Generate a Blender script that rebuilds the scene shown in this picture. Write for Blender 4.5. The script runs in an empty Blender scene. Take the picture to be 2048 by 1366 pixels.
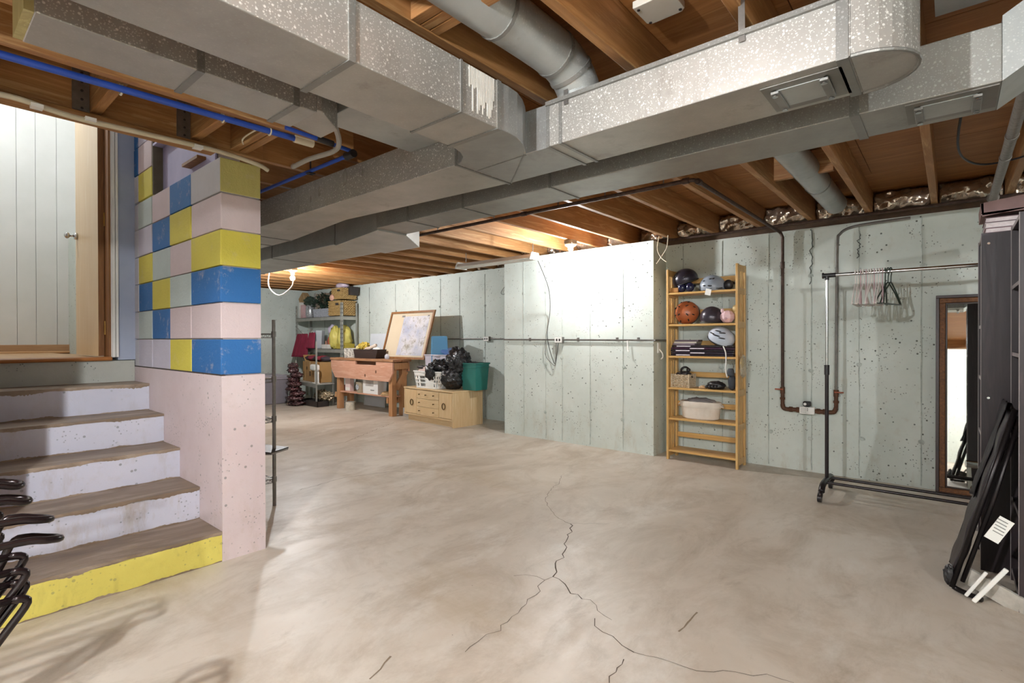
import bpy, math, random
from math import pi, sin, cos, sqrt, radians, atan2, hypot
from mathutils import Vector, Matrix, noise
random.seed(7)
SC = bpy.context.scene
COL = SC.collection

# ---------------------------------------------------------------- camera
EYE = 1.21
cam_d = bpy.data.cameras.new('camera'); cam = bpy.data.objects.new('camera', cam_d); COL.objects.link(cam)
cam_d.sensor_width = 36.0; cam_d.lens = 18.206; cam_d.clip_start = 0.05
_t, _p, _r = radians(40.277), radians(0.258), radians(-0.132)
_F = Vector((-sin(_t)*cos(_p), cos(_t)*cos(_p), -sin(_p)))
_R = Vector((cos(_t), sin(_t), 0)); _U = _R.cross(_F)
_R2 = _R*cos(_r) + _U*sin(_r); _U2 = -_R*sin(_r) + _U*cos(_r)
m = Matrix((_R2, _U2, -_F)).transposed().to_4x4(); m.translation = (0, 0, EYE)
cam.matrix_world = m
SC.camera = cam

# ---------------------------------------------------------------- light levels
SC.view_settings.view_transform = 'Standard'; SC.view_settings.look = 'None'
SC.view_settings.gamma = 1.0; SC.view_settings.use_curve_mapping = False
SC.view_settings.exposure = 1.85
BULB_NEAR = 430.0      # bulb by the projecting concrete wall
BULB_FAR = 850.0       # bulb at the far storage end
BULB_BEHIND = 1400.0   # bulb behind the photographer
BULB_HALL = 300.0  # lamp in the hall at the top of the stairs
BULB_FILL = 1500.0     # added fill lamp for the right side, unseen behind the photographer      
w = bpy.data.worlds.new('world'); SC.world = w; w.use_nodes = True
w.node_tree.nodes['Background'].inputs[0].default_value = (0.8, 0.85, 0.9, 1)
w.node_tree.nodes['Background'].inputs[1].default_value = 0.25

# ---------------------------------------------------------------- materials
def lin(h):
    h = h.lstrip('#'); v = [int(h[i:i+2], 16)/255 for i in (0, 2, 4)]
    return tuple((c/12.92 if c <= .04045 else ((c+.055)/1.055)**2.4) for c in v) + (1,)
class NT:
    def __init__(s, name):
        s.m = bpy.data.materials.new(name); s.m.use_nodes = True
        s.t = s.m.node_tree; s.b = s.t.nodes['Principled BSDF']; s._co = None
    def n(s, ty, **kw):
        x = s.t.nodes.new(ty)
        for k, v in kw.items():
            if hasattr(x, k): setattr(x, k, v)
            else: x.inputs[k.replace('_', ' ')].default_value = v
        return x
    def l(s, a, b): s.t.links.new(a, b)
    def co(s, scale=(1, 1, 1), rot=(0, 0, 0)):
        if not s._co: s._co = s.n('ShaderNodeTexCoord')
        mp = s.n('ShaderNodeMapping'); mp.inputs['Scale'].default_value = scale; mp.inputs['Rotation'].default_value = rot
        s.l(s._co.outputs['Object'], mp.inputs[0]); return mp.outputs[0]
    def noise(s, scale=5, detail=6, rough=.6, co=None, dist=0):
        x = s.n('ShaderNodeTexNoise'); x.inputs['Scale'].default_value = scale; x.inputs['Detail'].default_value = detail
        x.inputs['Roughness'].default_value = rough; x.inputs['Distortion'].default_value = dist
        s.l(co or s.co(), x.inputs['Vector']); return x.outputs['Fac']
    def voro(s, scale, co=None, feature='F1', out='Distance'):
        x = s.n('ShaderNodeTexVoronoi', feature=feature); x.inputs['Scale'].default_value = scale
        s.l(co or s.co(), x.inputs['Vector']); return x.outputs[out]
    def ramp(s, fac, stops):
        r = s.n('ShaderNodeValToRGB'); e = r.color_ramp.elements
        while len(e) < len(stops): e.new(.5)
        for k, (p, c) in enumerate(stops):
            e[k].position = p; e[k].color = c if not isinstance(c, (int, float)) else (c, c, c, 1)
        s.l(fac, r.inputs[0]); return r.outputs[0]
    def mix(s, fac, a, b, mode='MIX'):
        x = s.n('ShaderNodeMix', data_type='RGBA', blend_type=mode)
        for sock, v in ((x.inputs[0], fac), (x.inputs[6], a), (x.inputs[7], b)):
            if isinstance(v, (int, float, tuple)): sock.default_value = v
            else: s.l(v, sock)
        return x.outputs[2]
    def math(s, op, a, b=0):
        x = s.n('ShaderNodeMath', operation=op)
        for k, v in enumerate((a, b)):
            if isinstance(v, (int, float)): x.inputs[k].default_value = v
            else: s.l(v, x.inputs[k])
        return x.outputs[0]
    def set(s, color=None, rough=None, metal=None, bump=None, bstr=.3, bdist=.01, **kw):
        for k, v in (('Base Color', color), ('Roughness', rough), ('Metallic', metal)):
            if v is None: continue
            if isinstance(v, (int, float, tuple)): s.b.inputs[k].default_value = v
            else: s.l(v, s.b.inputs[k])
        for k, v in kw.items(): s.b.inputs[k.replace('_', ' ')].default_value = v
        if bump is not None:
            x = s.n('ShaderNodeBump'); x.inputs['Strength'].default_value = bstr; x.inputs['Distance'].default_value = bdist
            s.l(bump, x.inputs['Height']); s.l(x.outputs[0], s.b.inputs['Normal'])
        return s.m
MATS = {}
def pm(c1, c2=None, scale=8, rough=.5, metal=0, bump=0, stretch=(1, 1, 1), **kw):
    """plain procedural material: two tones of noise"""
    key = (c1, c2, scale, rough, metal, bump, stretch, tuple(sorted(kw.items())))
    if key in MATS: return MATS[key]
    t = NT('mat_' + c1.lstrip('#'))
    a = lin(c1); b = lin(c2) if c2 else tuple(v*.82 for v in a[:3]) + (1,)
    f = t.noise(scale, 5, .6, t.co(stretch))
    c = t.ramp(f, [(.3, a), (.7, b)])
    MATS[key] = t.set(c, rough, metal, f if bump else None, bump, .01, **kw); return MATS[key]
def wood(c1, c2, c3=None, axis=0, scale=1.0, rough=.55, name='wood', knots=True):
    t = NT(name); st = [9*scale]*3; st[axis] = .7*scale
    co = t.co(tuple(st))
    f = t.noise(2.2, 8, .65, co, .6); g = t.noise(9, 4, .7, co)
    c = t.ramp(f, [(.3, lin(c1)), (.55, lin(c2)), (.72, lin(c3 or c1))])
    c = t.mix(t.ramp(g, [(.45, 0.0), (.8, .45)]), c, lin(c2))
    if knots:
        st2 = [1.0]*3; st2[axis] = .35
        k = t.voro(3.1*scale, t.co(tuple(st2)))
        c = t.mix(t.ramp(k, [(.05, .75), (.10, 0.0)]), c, tuple(v*.3 for v in lin(c2)[:3]) + (1,))
    return t.set(c, rough, 0, f, .25, .004)

def m_concrete(name, c1, c2, pit='#5d625c', stain='#a08a66', pits=1.0, stain_amt=.5, lowz=.55):
    t = NT(name); co = t.co()
    f = t.noise(1.3, 8, .62, co); f2 = t.noise(14, 6, .7, co)
    c = t.ramp(f, [(.32, lin(c1)), (.68, lin(c2))])
    c = t.mix(t.ramp(f2, [(.55, 0.0), (.8, .22)]), c, lin(stain))
    v = t.voro(17, co); mask = t.noise(2.3, 3, .5, co)
    pm_ = t.math('MULTIPLY', t.ramp(v, [(.10, 1.0), (.14, 0.0)]), t.ramp(mask, [(.44, 0.0), (.54, 1.0)]))
    v2 = t.voro(45, co); pm2 = t.math('MULTIPLY', t.ramp(v2, [(.15, 1.0), (.22, 0.0)]), t.ramp(t.noise(5, 3, .5, co), [(.52, 0.0), (.60, .9)]))
    pit_f = t.math('MULTIPLY', t.math('MAXIMUM', pm_, pm2), pits)
    c = t.mix(pit_f, c, lin(pit))
    # rusty and dirty stains with shapes of their own, mostly low on the wall
    sep = t.n('ShaderNodeSeparateXYZ'); t.l(t._co.outputs['Object'], sep.inputs[0])
    s1 = t.noise(3.5, 6, .7, t.co((1.6, 1.6, .5)))
    low = t.ramp(sep.outputs['Z'], [(.0, 1.0), (lowz, 0.0)])
    sf = t.math('MULTIPLY', t.ramp(s1, [(.52, 0.0), (.72, stain_amt)]), low)
    c = t.mix(sf, c, lin(stain))
    h = t.math('SUBTRACT', f2, t.math('MULTIPLY', pit_f, .8))
    return t.set(c, .75, 0, h, .35, .006)
M_WALL = m_concrete('painted_concrete_wall', '#d5dcd6', '#c1cac3')
M_PINKWALL = m_concrete('pink_painted_concrete', '#d8cacb', '#cbb9bb', stain='#b09a80', pits=.6)
M_RISER = m_concrete('lilac_painted_riser', '#c6c6d2', '#b6b8c8', stain='#97835f', pits=.6, stain_amt=.9, lowz=1.0)
M_YELRISER = m_concrete('yellow_painted_riser', '#ddd06a', '#cdc05c', stain='#8f8148', pits=.4)
M_LANDRISER = m_concrete('bare_concrete_riser', '#b8bab2', '#a6a79f', stain='#7f786c', pits=1.0)

def m_floor():
    t = NT('sealed_concrete_floor'); co = t.co()
    f = t.noise(.55, 9, .62, co, .4); f2 = t.noise(2.4, 9, .72, t.co((1, .55, 1), (0, 0, .7)), .6); f3 = t.noise(30, 4, .7, co)
    c = t.ramp(f, [(.33, lin('#b3a798')), (.5, lin('#c5bbad')), (.68, lin('#d4cec3'))])
    c = t.mix(t.ramp(f2, [(.46, 0.0), (.72, .75)]), c, lin('#9d8f7c'))
    c = t.mix(t.ramp(t.noise(1.1, 8, .68, t.co((.6, 1.4, 1), (0, 0, .5))), [(.54, 0.0), (.70, .6)]), c, lin('#a89679'))
    c = t.mix(t.ramp(t.noise(1.7, 8, .7, t.co((1.3, .7, 1), (0, 0, .2))), [(.54, 0.0), (.70, .7)]), c, lin('#d8d4cb'))
    c = t.mix(t.ramp(t.noise(7, 8, .75, t.co((1, .5, 1), (0, 0, .7)), .5), [(.55, 0.0), (.75, .4)]), c, lin('#83745f'))
    v = t.voro(6, co); c = t.mix(t.ramp(v, [(.012, .8), (.02, 0.0)]), c, lin('#5c5348'))
    v = t.voro(2.2, t.co((1, .35, 1), (0, 0, .9))); c = t.mix(t.ramp(v, [(.015, .7), (.03, 0.0)]), c, lin('#857a6e'))
    r = t.ramp(f2, [(.3, .36), (.7, .55)])
    return t.set(c, r, 0, t.mix(.3, f2, f3), .14, .004)
M_FLOOR = m_floor()
def m_tread():
    t = NT('worn_brown_tread'); f = t.noise(3, 9, .7, t.co((2, .5, 1)), .8); g = t.noise(9, 6, .7)
    c = t.ramp(f, [(.3, lin('#6f5f52')), (.5, lin('#83715f')), (.66, lin('#a39281'))])
    c = t.mix(t.ramp(g, [(.6, 0.0), (.75, .5)]), c, lin('#8e7650'))
    return t.set(c, .5, 0, g, .3, .004)
M_TREAD = m_tread()
def m_block(name, c1, worn=.3):
    t = NT(name); f = t.noise(55, 5, .75); a = lin(c1)
    c = t.ramp(t.noise(3, 4), [(.3, a), (.7, tuple(v*.88 for v in a[:3]) + (1,))])
    c = t.mix(t.ramp(t.noise(8, 8, .75), [(.56, 0.0), (.68, worn)]), c, lin('#cfc3bd'))
    c = t.mix(t.ramp(f, [(.66, 0.0), (.74, .5)]), c, tuple(v*.35 for v in a[:3]) + (1,))
    return t.set(c, .7, 0, f, .6, .006)
BLK = {'b': m_block('blue_block_paint', '#2f6fb0', .55), 'y': m_block('yellow_block_paint', '#ddcf55', .25),
       'p': m_block('pink_block_paint', '#d8c6c7', .1), 'l': m_block('lilac_block_paint', '#cfcad8', .1),
       'm': m_block('mint_block_paint', '#c3cfcb', .1), 'w': m_block('white_block_paint', '#d5d3d8', .1),
       'g': m_block('grey_block_paint', '#c2bfc2', .3), 'o': m_block('olive_block_paint', '#c5bb72', .2)}
def m_galv(name='galvanised_steel', base='#aeaba5', speck=.85):
    t = NT(name); co = t.co()
    f = t.noise(3, 7, .65, co); v = t.voro(60, co); v2 = t.voro(140, co)
    c = t.ramp(f, [(.3, lin(base)), (.7, tuple(x*.72 for x in lin(base)[:3]) + (1,))])
    sp = t.math('MULTIPLY', t.math('MAXIMUM', t.ramp(v, [(.17, .85), (.24, 0.0)]), t.ramp(v2, [(.24, .5), (.32, 0.0)])), speck)
    ge = t.n('ShaderNodeNewGeometry'); sz = t.n('ShaderNodeSeparateXYZ'); t.l(ge.outputs['Normal'], sz.inputs[0])
    sp = t.math('MULTIPLY', sp, t.ramp(t.math('ABSOLUTE', sz.outputs['Z']), [(.4, 1.0), (.8, .08)]))
    c = t.mix(sp, c, lin('#f0f0ec'))
    c = t.mix(t.ramp(t.noise(6, 8, .7, t.co((1, 1, .3))), [(.58, 0.0), (.74, .55)]), c, lin('#6f665c'))
    r = t.ramp(f, [(.3, .34), (.7, .48)])
    return t.set(c, r, .5, t.voro(30, co), .08, .003)
M_GALV = m_galv(); M_GALV2 = m_galv('galvanised_pipe', '#b2b5b3', .25); M_CLEAT = m_galv('galvanised_cleat', '#8b8a86', .2)
M_JOIST = wood('#b98a58', '#936639', '#c9a573', 1, 1, .6, 'fir_joist')
M_JOISTX = wood('#b98a58', '#8c5f34', '#c9a573', 0, 1, .6, 'fir_blocking')
M_PLY = wood('#b58048', '#936030', '#c4945a', 0, .7, .6, 'plywood_subfloor', False)
M_PINE = wood('#d9b373', '#c99d5c', '#e2c38a', 2, 1.6, .4, 'pine_upright', False)
M_PINEX = wood('#d9b373', '#c99d5c', '#e2c38a', 0, 1.6, .4, 'pine_shelf', False)
M_BENCH = wood('#d3aa93', '#bd8a70', '#dcbca9', 0, 1.2, .6, 'reddish_bench_wood')
M_BENCHZ = wood('#c59a70', '#ab7a50', '#cfaa85', 2, 1.2, .6, 'bench_leg_wood')
M_OAK = wood('#dcc39c', '#ccae82', '#e4cfae', 2, 1.4, .4, 'blond_oak_veneer', False)
M_OAKX = wood('#dcc39c', '#ccae82', '#e4cfae', 0, 1.4, .4, 'blond_oak_veneer_cross', False)
M_LAM = wood('#d8b083', '#c79b6c', '#e3c299', 1, 1.2, .3, 'laminate_floor', False)
M_DOOR = wood('#e3cba6', '#dcc093', '#ead8ba', 2, .7, .35, 'birch_door', False)
M_DKWOOD = wood('#33262a', '#251b1f', '#3d2e33', 2, 1.4, .45, 'dark_brown_veneer', False)
M_BROWN = wood('#9a6a39', '#7a4f27', '#a87845', 2, 1.2, .5, 'brown_trim', False)
M_BLACK = pm('#1c1a1c', '#262426', 20, .4); M_BLKMET = pm('#1a1718', '#241f20', 20, .3, .5)
M_DARK = pm('#2c2726', '#3a3433', 12, .5); M_WHITE = pm('#e6e5e0', '#dad8d2', 6, .5)
M_PLWHITE = pm('#eeeeea', '#e4e4df', 6, .35); M_CHROME = pm('#c9c9c9', '#bdbdbd', 10, .15, 1.0)
M_STEEL = pm('#8d8a86', '#76736f', 20, .35, .7); M_RUST = pm('#4a3428', '#6b4630', 40, .6, .4, .4)
M_PIPE = pm('#3b2c26', '#57443a', 30, .5, .5, .3); M_CREAM = pm('#d7cdb6', '#cbbf a5'.replace(' ', ''), 10, .5)
M_BLUE = pm('#2a4fae', '#244599', 6, .3)
def emit(name, col, s):
    t = NT(name); t.b.inputs['Base Color'].default_value = (1, 1, 1, 1)
    t.b.inputs['Emission Color'].default_value = col; t.b.inputs['Emission Strength'].default_value = s; return t.m
def clear(name, col, alpha=.5, rough=.1):
    t = NT(name); t.b.inputs['Base Color'].default_value = lin(col); t.b.inputs['Roughness'].default_value = rough
    t.b.inputs['Alpha'].default_value = alpha; return t.m

# ---------------------------------------------------------------- mesh builder
class G:
    def __init__(s): s.v = []; s.f = []; s.mi = []; s.cur = 0
    def _add(s, vs, fs):
        o = len(s.v); s.v += [tuple(p) for p in vs]; s.f += [tuple(i+o for i in f) for f in fs]; s.mi += [s.cur]*len(fs); return s
    def m(s, i): s.cur = i; return s
    def box(s, x0, x1, y0, y1, z0, z1):
        x0, x1 = sorted((x0, x1)); y0, y1 = sorted((y0, y1)); z0, z1 = sorted((z0, z1))
        v = [(x, y, z) for z in (z0, z1) for y in (y0, y1) for x in (x0, x1)]
        return s._add(v, [(0, 2, 3, 1), (4, 5, 7, 6), (0, 1, 5, 4), (2, 6, 7, 3), (0, 4, 6, 2), (1, 3, 7, 5)])
    def obox(s, c, d, rot=(0, 0, 0)):
        from mathutils import Euler
        R = Euler(rot).to_matrix(); C = Vector(c)
        v = [C + R @ Vector((sx*d[0]/2, sy*d[1]/2, sz*d[2]/2)) for sz in (-1, 1) for sy in (-1, 1) for sx in (-1, 1)]
        return s._add(v, [(0, 2, 3, 1), (4, 5, 7, 6), (0, 1, 5, 4), (2, 6, 7, 3), (0, 4, 6, 2), (1, 3, 7, 5)])
    def bar(s, a, b, w, t, up=(0, 0, 1)):
        a, b = Vector(a), Vector(b); d = (b-a).normalized(); u = Vector(up)
        if abs(d.dot(u)) > .98: u = Vector((1, 0, 0))
        sd = d.cross(u).normalized(); u = sd.cross(d)
        v = [p + sd*(i*w/2) + u*(j*t/2) for p in (a, b) for j in (-1, 1) for i in (-1, 1)]
        return s._add(v, [(0, 1, 3, 2), (4, 6, 7, 5), (0, 4, 5, 1), (2, 3, 7, 6), (0, 2, 6, 4), (1, 5, 7, 3)])
    def cyl(s, a, b, r, n=14, r2=None, cap=True):
        return s.tube([a, b], [r, r if r2 is None else r2], n, cap)
    def tube(s, pts, r, n=8, cap=True, closed=False):
        P = [Vector(p) for p in pts]; k = len(P); rs = r if isinstance(r, (list, tuple)) else [r]*k
        vs = []; fs = []; u = None
        for i in range(k):
            a = P[(i-1) % k] if (closed or i) else P[0]; b = P[(i+1) % k] if (closed or i < k-1) else P[-1]
            d = (b-a); d = d.normalized() if d.length > 1e-9 else Vector((0, 0, 1))
            if u is None: u = d.orthogonal().normalized()
            u = (u - d*u.dot(d)); u = u.normalized() if u.length > 1e-6 else d.orthogonal().normalized()
            w_ = d.cross(u)
            vs += [P[i] + (u*cos(2*pi*j/n) + w_*sin(2*pi*j/n))*rs[i] for j in range(n)]
        for i in range(k if closed else k-1):
            for j in range(n):
                a, b = i*n, ((i+1) % k)*n
                fs.append((a+j, a+(j+1) % n, b+(j+1) % n, b+j))
        if cap and not closed:
            fs.append(tuple(reversed(range(n)))); fs.append(tuple(range((k-1)*n, k*n)))
        return s._add(vs, fs)
    def lathe(s, prof, c=(0, 0, 0), n=24, sx=1, sy=1, cap=True):
        vs = []; fs = []; c = Vector(c)
        for r, z in prof: vs += [c + Vector((r*sx*cos(2*pi*j/n), r*sy*sin(2*pi*j/n), z)) for j in range(n)]
        for i in range(len(prof)-1):
            for j in range(n): fs.append((i*n+j, i*n+(j+1) % n, (i+1)*n+(j+1) % n, (i+1)*n+j))
        if cap: fs.append(tuple(reversed(range(n)))); fs.append(tuple(range((len(prof)-1)*n, len(prof)*n)))
        return s._add(vs, fs)
    def prism(s, poly, axis, a, b):
        """poly in the two other axes (x,y order kept), extruded along axis"""
        def P(p, t): return {2: (p[0], p[1], t), 1: (p[0], t, p[1]), 0: (t, p[0], p[1])}[axis]
        n = len(poly); vs = [P(p, a) for p in poly] + [P(p, b) for p in poly]
        fs = [tuple(reversed(range(n))), tuple(range(n, 2*n))] + [(i, (i+1) % n, n+(i+1) % n, n+i) for i in range(n)]
        return s._add(vs, fs)
    def sph(s, c, r, nu=20, nv=12, fn=None, v0=0.0, v1=1.0):
        if isinstance(r, (int, float)): r = (r, r, r)
        vs = []; fs = []; c = Vector(c)
        for i in range(nv+1):
            th = pi*(v0 + (v1-v0)*i/nv)
            for j in range(nu):
                d = Vector((sin(th)*cos(2*pi*j/nu), sin(th)*sin(2*pi*j/nu), cos(th)))
                k = fn(d) if fn else 1
                vs.append(c + Vector((d.x*r[0], d.y*r[1], d.z*r[2]))*k)
        for i in range(nv):
            for j in range(nu): fs.append((i*nu+j, (i+1)*nu+j, (i+1)*nu+(j+1) % nu, i*nu+(j+1) % nu))
        if v1 < 1: fs.append(tuple((nv*nu)+j for j in reversed(range(nu))))
        return s._add(vs, fs)
    def blob(s, c, r, amp=.25, fr=2.2, seed=0, nu=28, nv=18, flat=None, ridge=False):
        o = Vector((seed*3.7, seed*1.3, seed*5.1))
        def fn(d):
            q = noise.noise(d*fr+o)*.65 + noise.noise(d*fr*2.3+o)*.35
            if ridge: q += .7*(.5-abs(noise.noise(d*fr*2.0+o*2))*2)
            return 1 + amp*q
        k0 = len(s.v); s.sph(c, r, nu, nv, fn)
        if flat is not None:
            s.v[k0:] = [(p[0], p[1], max(p[2], flat)) for p in s.v[k0:]]
        return s
    def grid(s, fn, nu, nv):
        o = [fn(i/nu, j/nv) for j in range(nv+1) for i in range(nu+1)]
        return s._add(o, [(j*(nu+1)+i, j*(nu+1)+i+1, (j+1)*(nu+1)+i+1, (j+1)*(nu+1)+i) for j in range(nv) for i in range(nu)])
    def torus(s, c, R, r, rot=(0, 0, 0), n=20, k=8, sy=1):
        from mathutils import Euler
        E = Euler(rot).to_matrix()
        return s.tube([Vector(c) + E @ Vector((R*cos(2*pi*i/n), R*sy*sin(2*pi*i/n), 0)) for i in range(n)], r, k, closed=True)
def smoothp(pts, k=6, closed=False):
    """Catmull-Rom through points"""
    P = [Vector(p) for p in pts]; n = len(P); out = []
    for i in range(n if closed else n-1):
        p0 = P[(i-1) % n] if (closed or i) else P[0]; p1 = P[i]; p2 = P[(i+1) % n]; p3 = P[(i+2) % n] if (closed or i < n-2) else P[-1]
        for j in range(k):
            t = j/k
            out.append(.5*((2*p1) + (p2-p0)*t + (2*p0-5*p1+4*p2-p3)*t*t + (3*p1-p0-3*p2+p3)*t**3))
    if not closed: out.append(P[-1])
    return out

TOP = []
def B(name, g, mat, parent=None, bevel=0, smooth=False, label=None, cat=None, group=None, kind=None, solid=0):
    me = bpy.data.meshes.new(name); me.from_pydata(g.v, [], g.f)
    for mm in (mat if isinstance(mat, (list, tuple)) else [mat]): me.materials.append(mm)
    me.polygons.foreach_set('material_index', g.mi)
    if smooth: me.polygons.foreach_set('use_smooth', [True]*len(g.f))
    me.update()
    o = bpy.data.objects.new(name, me); COL.objects.link(o)
    if parent: o.parent = parent
    else: TOP.append(o)
    if bevel:
        bv = o.modifiers.new('bevel', 'BEVEL'); bv.width = bevel; bv.segments = 2; bv.limit_method = 'ANGLE'; bv.angle_limit = radians(40)
    if solid:
        sd = o.modifiers.new('solidify', 'SOLIDIFY'); sd.thickness = solid
    if smooth == 'auto' and hasattr(me, 'set_sharp_from_angle'): me.set_sharp_from_angle(angle=radians(35))
    for k, v in (('label', label), ('category', cat), ('group', group), ('kind', kind)):
        if v: o[k] = v
    return o
def T(name, label, cat, group=None, loc=(0, 0, 0), rz=0):
    o = bpy.data.objects.new(name, None); COL.objects.link(o); o.empty_display_size = .1
    o.location = loc; o.rotation_euler = (0, 0, rz); o['label'] = label; o['category'] = cat
    if group: o['group'] = group
    TOP.append(o); return o
def S(name, g, mat, parent=None, **kw): return B(name, g, mat, parent, kind=None if parent else 'structure', **kw)
def dup(root, loc=None, rz=None, label=None, parent=None):
    c = root.copy(); COL.objects.link(c); c.parent = parent
    if parent is None: TOP.append(c)
    if loc is not None: c.location = loc
    if rz is not None: c.rotation_euler = (0, 0, rz)
    if label: c['label'] = label
    for ch in list(root.children):
        dup(ch, parent=c)
    return c
CRACKS = [([(-2.632,3.776),(-2.491,3.542),(-2.494,3.461),(-2.398,3.248),(-2.307,3.103),(-2.238,3.031),(-2.148,2.959),(-2.049,2.882),(-1.972,2.851),(-1.899,2.828)], 0.0025),
([(-1.899,2.828),(-1.83,2.736),(-1.77,2.604),(-1.741,2.526),(-1.681,2.447),(-1.632,2.367),(-1.639,2.304),(-1.593,2.232),(-1.544,2.14)], 0.0055),
([(-1.544,2.14),(-1.506,2.139),(-1.452,2.114),(-1.378,2.052),(-1.347,2.067),(-1.308,2.043)], 0.004),
([(-1.308,2.043),(-1.273,2.061),(-1.226,2.036),(-1.2,2.0),(-1.154,1.982),(-1.112,1.973)], 0.002),
([(-1.175,1.937),(-1.144,1.885),(-1.096,1.867),(-1.048,1.867),(-0.988,1.834),(-0.931,1.823)], 0.0035),
([(-0.931,1.823),(-0.883,1.835),(-0.849,1.85),(-0.798,1.858),(-0.747,1.862),(-0.705,1.868),(-0.655,1.901),(-0.594,1.953),(-0.54,1.97),(-0.505,2.012),(-0.461,2.015),(-0.419,2.023)], 0.002),
([(-1.544,2.14),(-1.553,2.083),(-1.548,2.045),(-1.494,1.933),(-1.5,1.876),(-1.473,1.799),(-1.459,1.717),(-1.451,1.635),(-1.423,1.604),(-1.451,1.545),(-1.442,1.486),(-1.432,1.405)], 0.0025),
([(-0.941,1.759),(-0.931,1.727),(-0.935,1.697),(-0.926,1.673),(-0.933,1.636),(-0.915,1.605)], 0.003),
([(-1.899,2.828),(-1.81,2.911),(-1.704,2.992)], 0.0015),
([(-1.553,2.083),(-1.609,2.09),(-1.665,2.068),(-1.703,2.019)], 0.0018),
([(-0.854,2.271),(-0.854,2.163),(-0.857,2.071)], 0.006),
([(-1.63,1.204),(-1.595,1.132),(-1.578,1.073)], 0.008),
([(-6.187,4.638),(-5.722,3.836),(-5.431,3.369),(-5.472,3.076)], 0.006),
([(-3.995,2.071),(-4.053,2.513),(-3.899,2.932),(-3.672,3.097)], 0.004)]

# ================================================================ SETTING
JB = 2.26; SUB = 2.47                       # joist underside, subfloor underside
fl = S('floor', G().box(-11, 3.2, -3.4, 6.0, -.12, 0), M_FLOOR)
M_CRACK = pm('#5a4c3e', '#4a3e33', 30, .8)
M_CRACKB = pm('#8a7a66', '#7c6c58', 30, .8)
for pts, wd in CRACKS:
    g = G(); prev = None; rr = random.Random(int(wd*1e5)+len(pts)); dense = []
    for a, b in zip(pts, pts[1:]):
        L = hypot(b[0]-a[0], b[1]-a[1]); k = max(1, int(L/.035))
        for i in range(k):
            q = i/k; j = min(.012, L*.12) if i else 0
            dense.append((a[0]+(b[0]-a[0])*q + rr.uniform(-j, j), a[1]+(b[1]-a[1])*q + rr.uniform(-j, j)))
    dense.append(pts[-1]); vs = []
    for i, p in enumerate(dense):
        a = dense[max(0, i-1)]; b = dense[min(len(dense)-1, i+1)]; dx, dy = b[0]-a[0], b[1]-a[1]; L = hypot(dx, dy) or 1
        hw = wd*rr.uniform(.35, .75)
        vs += [(p[0]-dy/L*hw, p[1]+dx/L*hw, .0006), (p[0]+dy/L*hw, p[1]-dx/L*hw, .0006)]
    g._add(vs, [(2*i, 2*i+1, 2*i+3, 2*i+2) for i in range(len(dense)-1)])
    B('crack', g, M_CRACK if wd < .0056 else M_CRACKB, fl)

def seams(parent, y, xs, z0, z1, mat, seed=1):
    rr = random.Random(seed)
    for x in xs:
        g = G(); n = 24; pts = [(x + rr.uniform(-.003, .003), y - .001, z0 + (z1-z0)*i/n) for i in range(n+1)]
        g.tube(pts, [.003 + rr.random()*.0035 for _ in pts], 5)
        B('form_seam', g, mat, parent)
    # tie-hole scars where the form ties were broken off
    for x in xs:
        for z in (.35, .95, 1.75):
            if rr.random() < .7:
                B('tie_scar', G().blob((x+rr.uniform(-.02, .02), y-.002, z+rr.uniform(-.05, .05)), (.022, .006, .018), .5, 3, int(x*50+z*9), 10, 6), mat, parent)
M_SEAM = pm('#c3cac4', '#9aa39b', 25, .8); M_SEAMD = pm('#9aa098', '#6f756e', 25, .8)
wb = S('wall_back', G().box(-2.34, 3.2, 5.33, 5.6, 0, 2.21), M_WALL)
seams(wb, 5.33, [-2.15, -1.75, -1.32, -.96, -.6, -.18, .3], .02, 2.19, M_SEAM, 3)
B('sill_plate', G().box(-2.36, 3.2, 5.335, 5.5, 2.21, 2.255), pm('#4a3a2e', '#5f4a38', 12, .8), wb)
# jagged vertical crack in the paint
for x, zs in ((-.965, (2.19, 1.7)), (-.605, (2.14, 1.9))):
    rr = random.Random(5); pts = [(x+rr.uniform(-.014, .014), 5.327, zs[0]+(zs[1]-zs[0])*i/16) for i in range(17)]
    B('wall_crack', G().tube(pts, .004, 5), pm('#5c615c', '#474b47', 20, .8), wb)
wp = S('wall_projection', G().box(-4.38, -2.34, 5.02, 5.74, 0, 2.225), M_WALL)
seams(wp, 5.02, [-4.06, -3.72, -3.48, -3.1, -2.69], .02, 2.2, M_SEAM, 8)
wf = S('wall_far', G().box(-10.7, -4.38, 5.74, 6.0, 0, 2.265), M_WALL)
seams(wf, 5.74, [-10.0, -9.2, -8.4, -7.6, -6.95, -6.4, -5.95, -5.4, -4.95, -4.55], .02, 2.2, M_SEAMD, 4)
S('wall_left', G().box(-10.9, -10.7, 1.1, 6.0, 0, 2.265), M_WALL)
S('wall_right', G().box(3.0, 3.2, -3.4, 5.33, 0, 2.265), M_WALL)
S('wall_front', G().box(-3.2, 3.2, -3.4, -3.2, 0, 2.265), M_WALL)
S('wall_side', G().box(-3.2, -3.03, -3.4, -.6, 0, 2.47), M_WALL)

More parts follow.
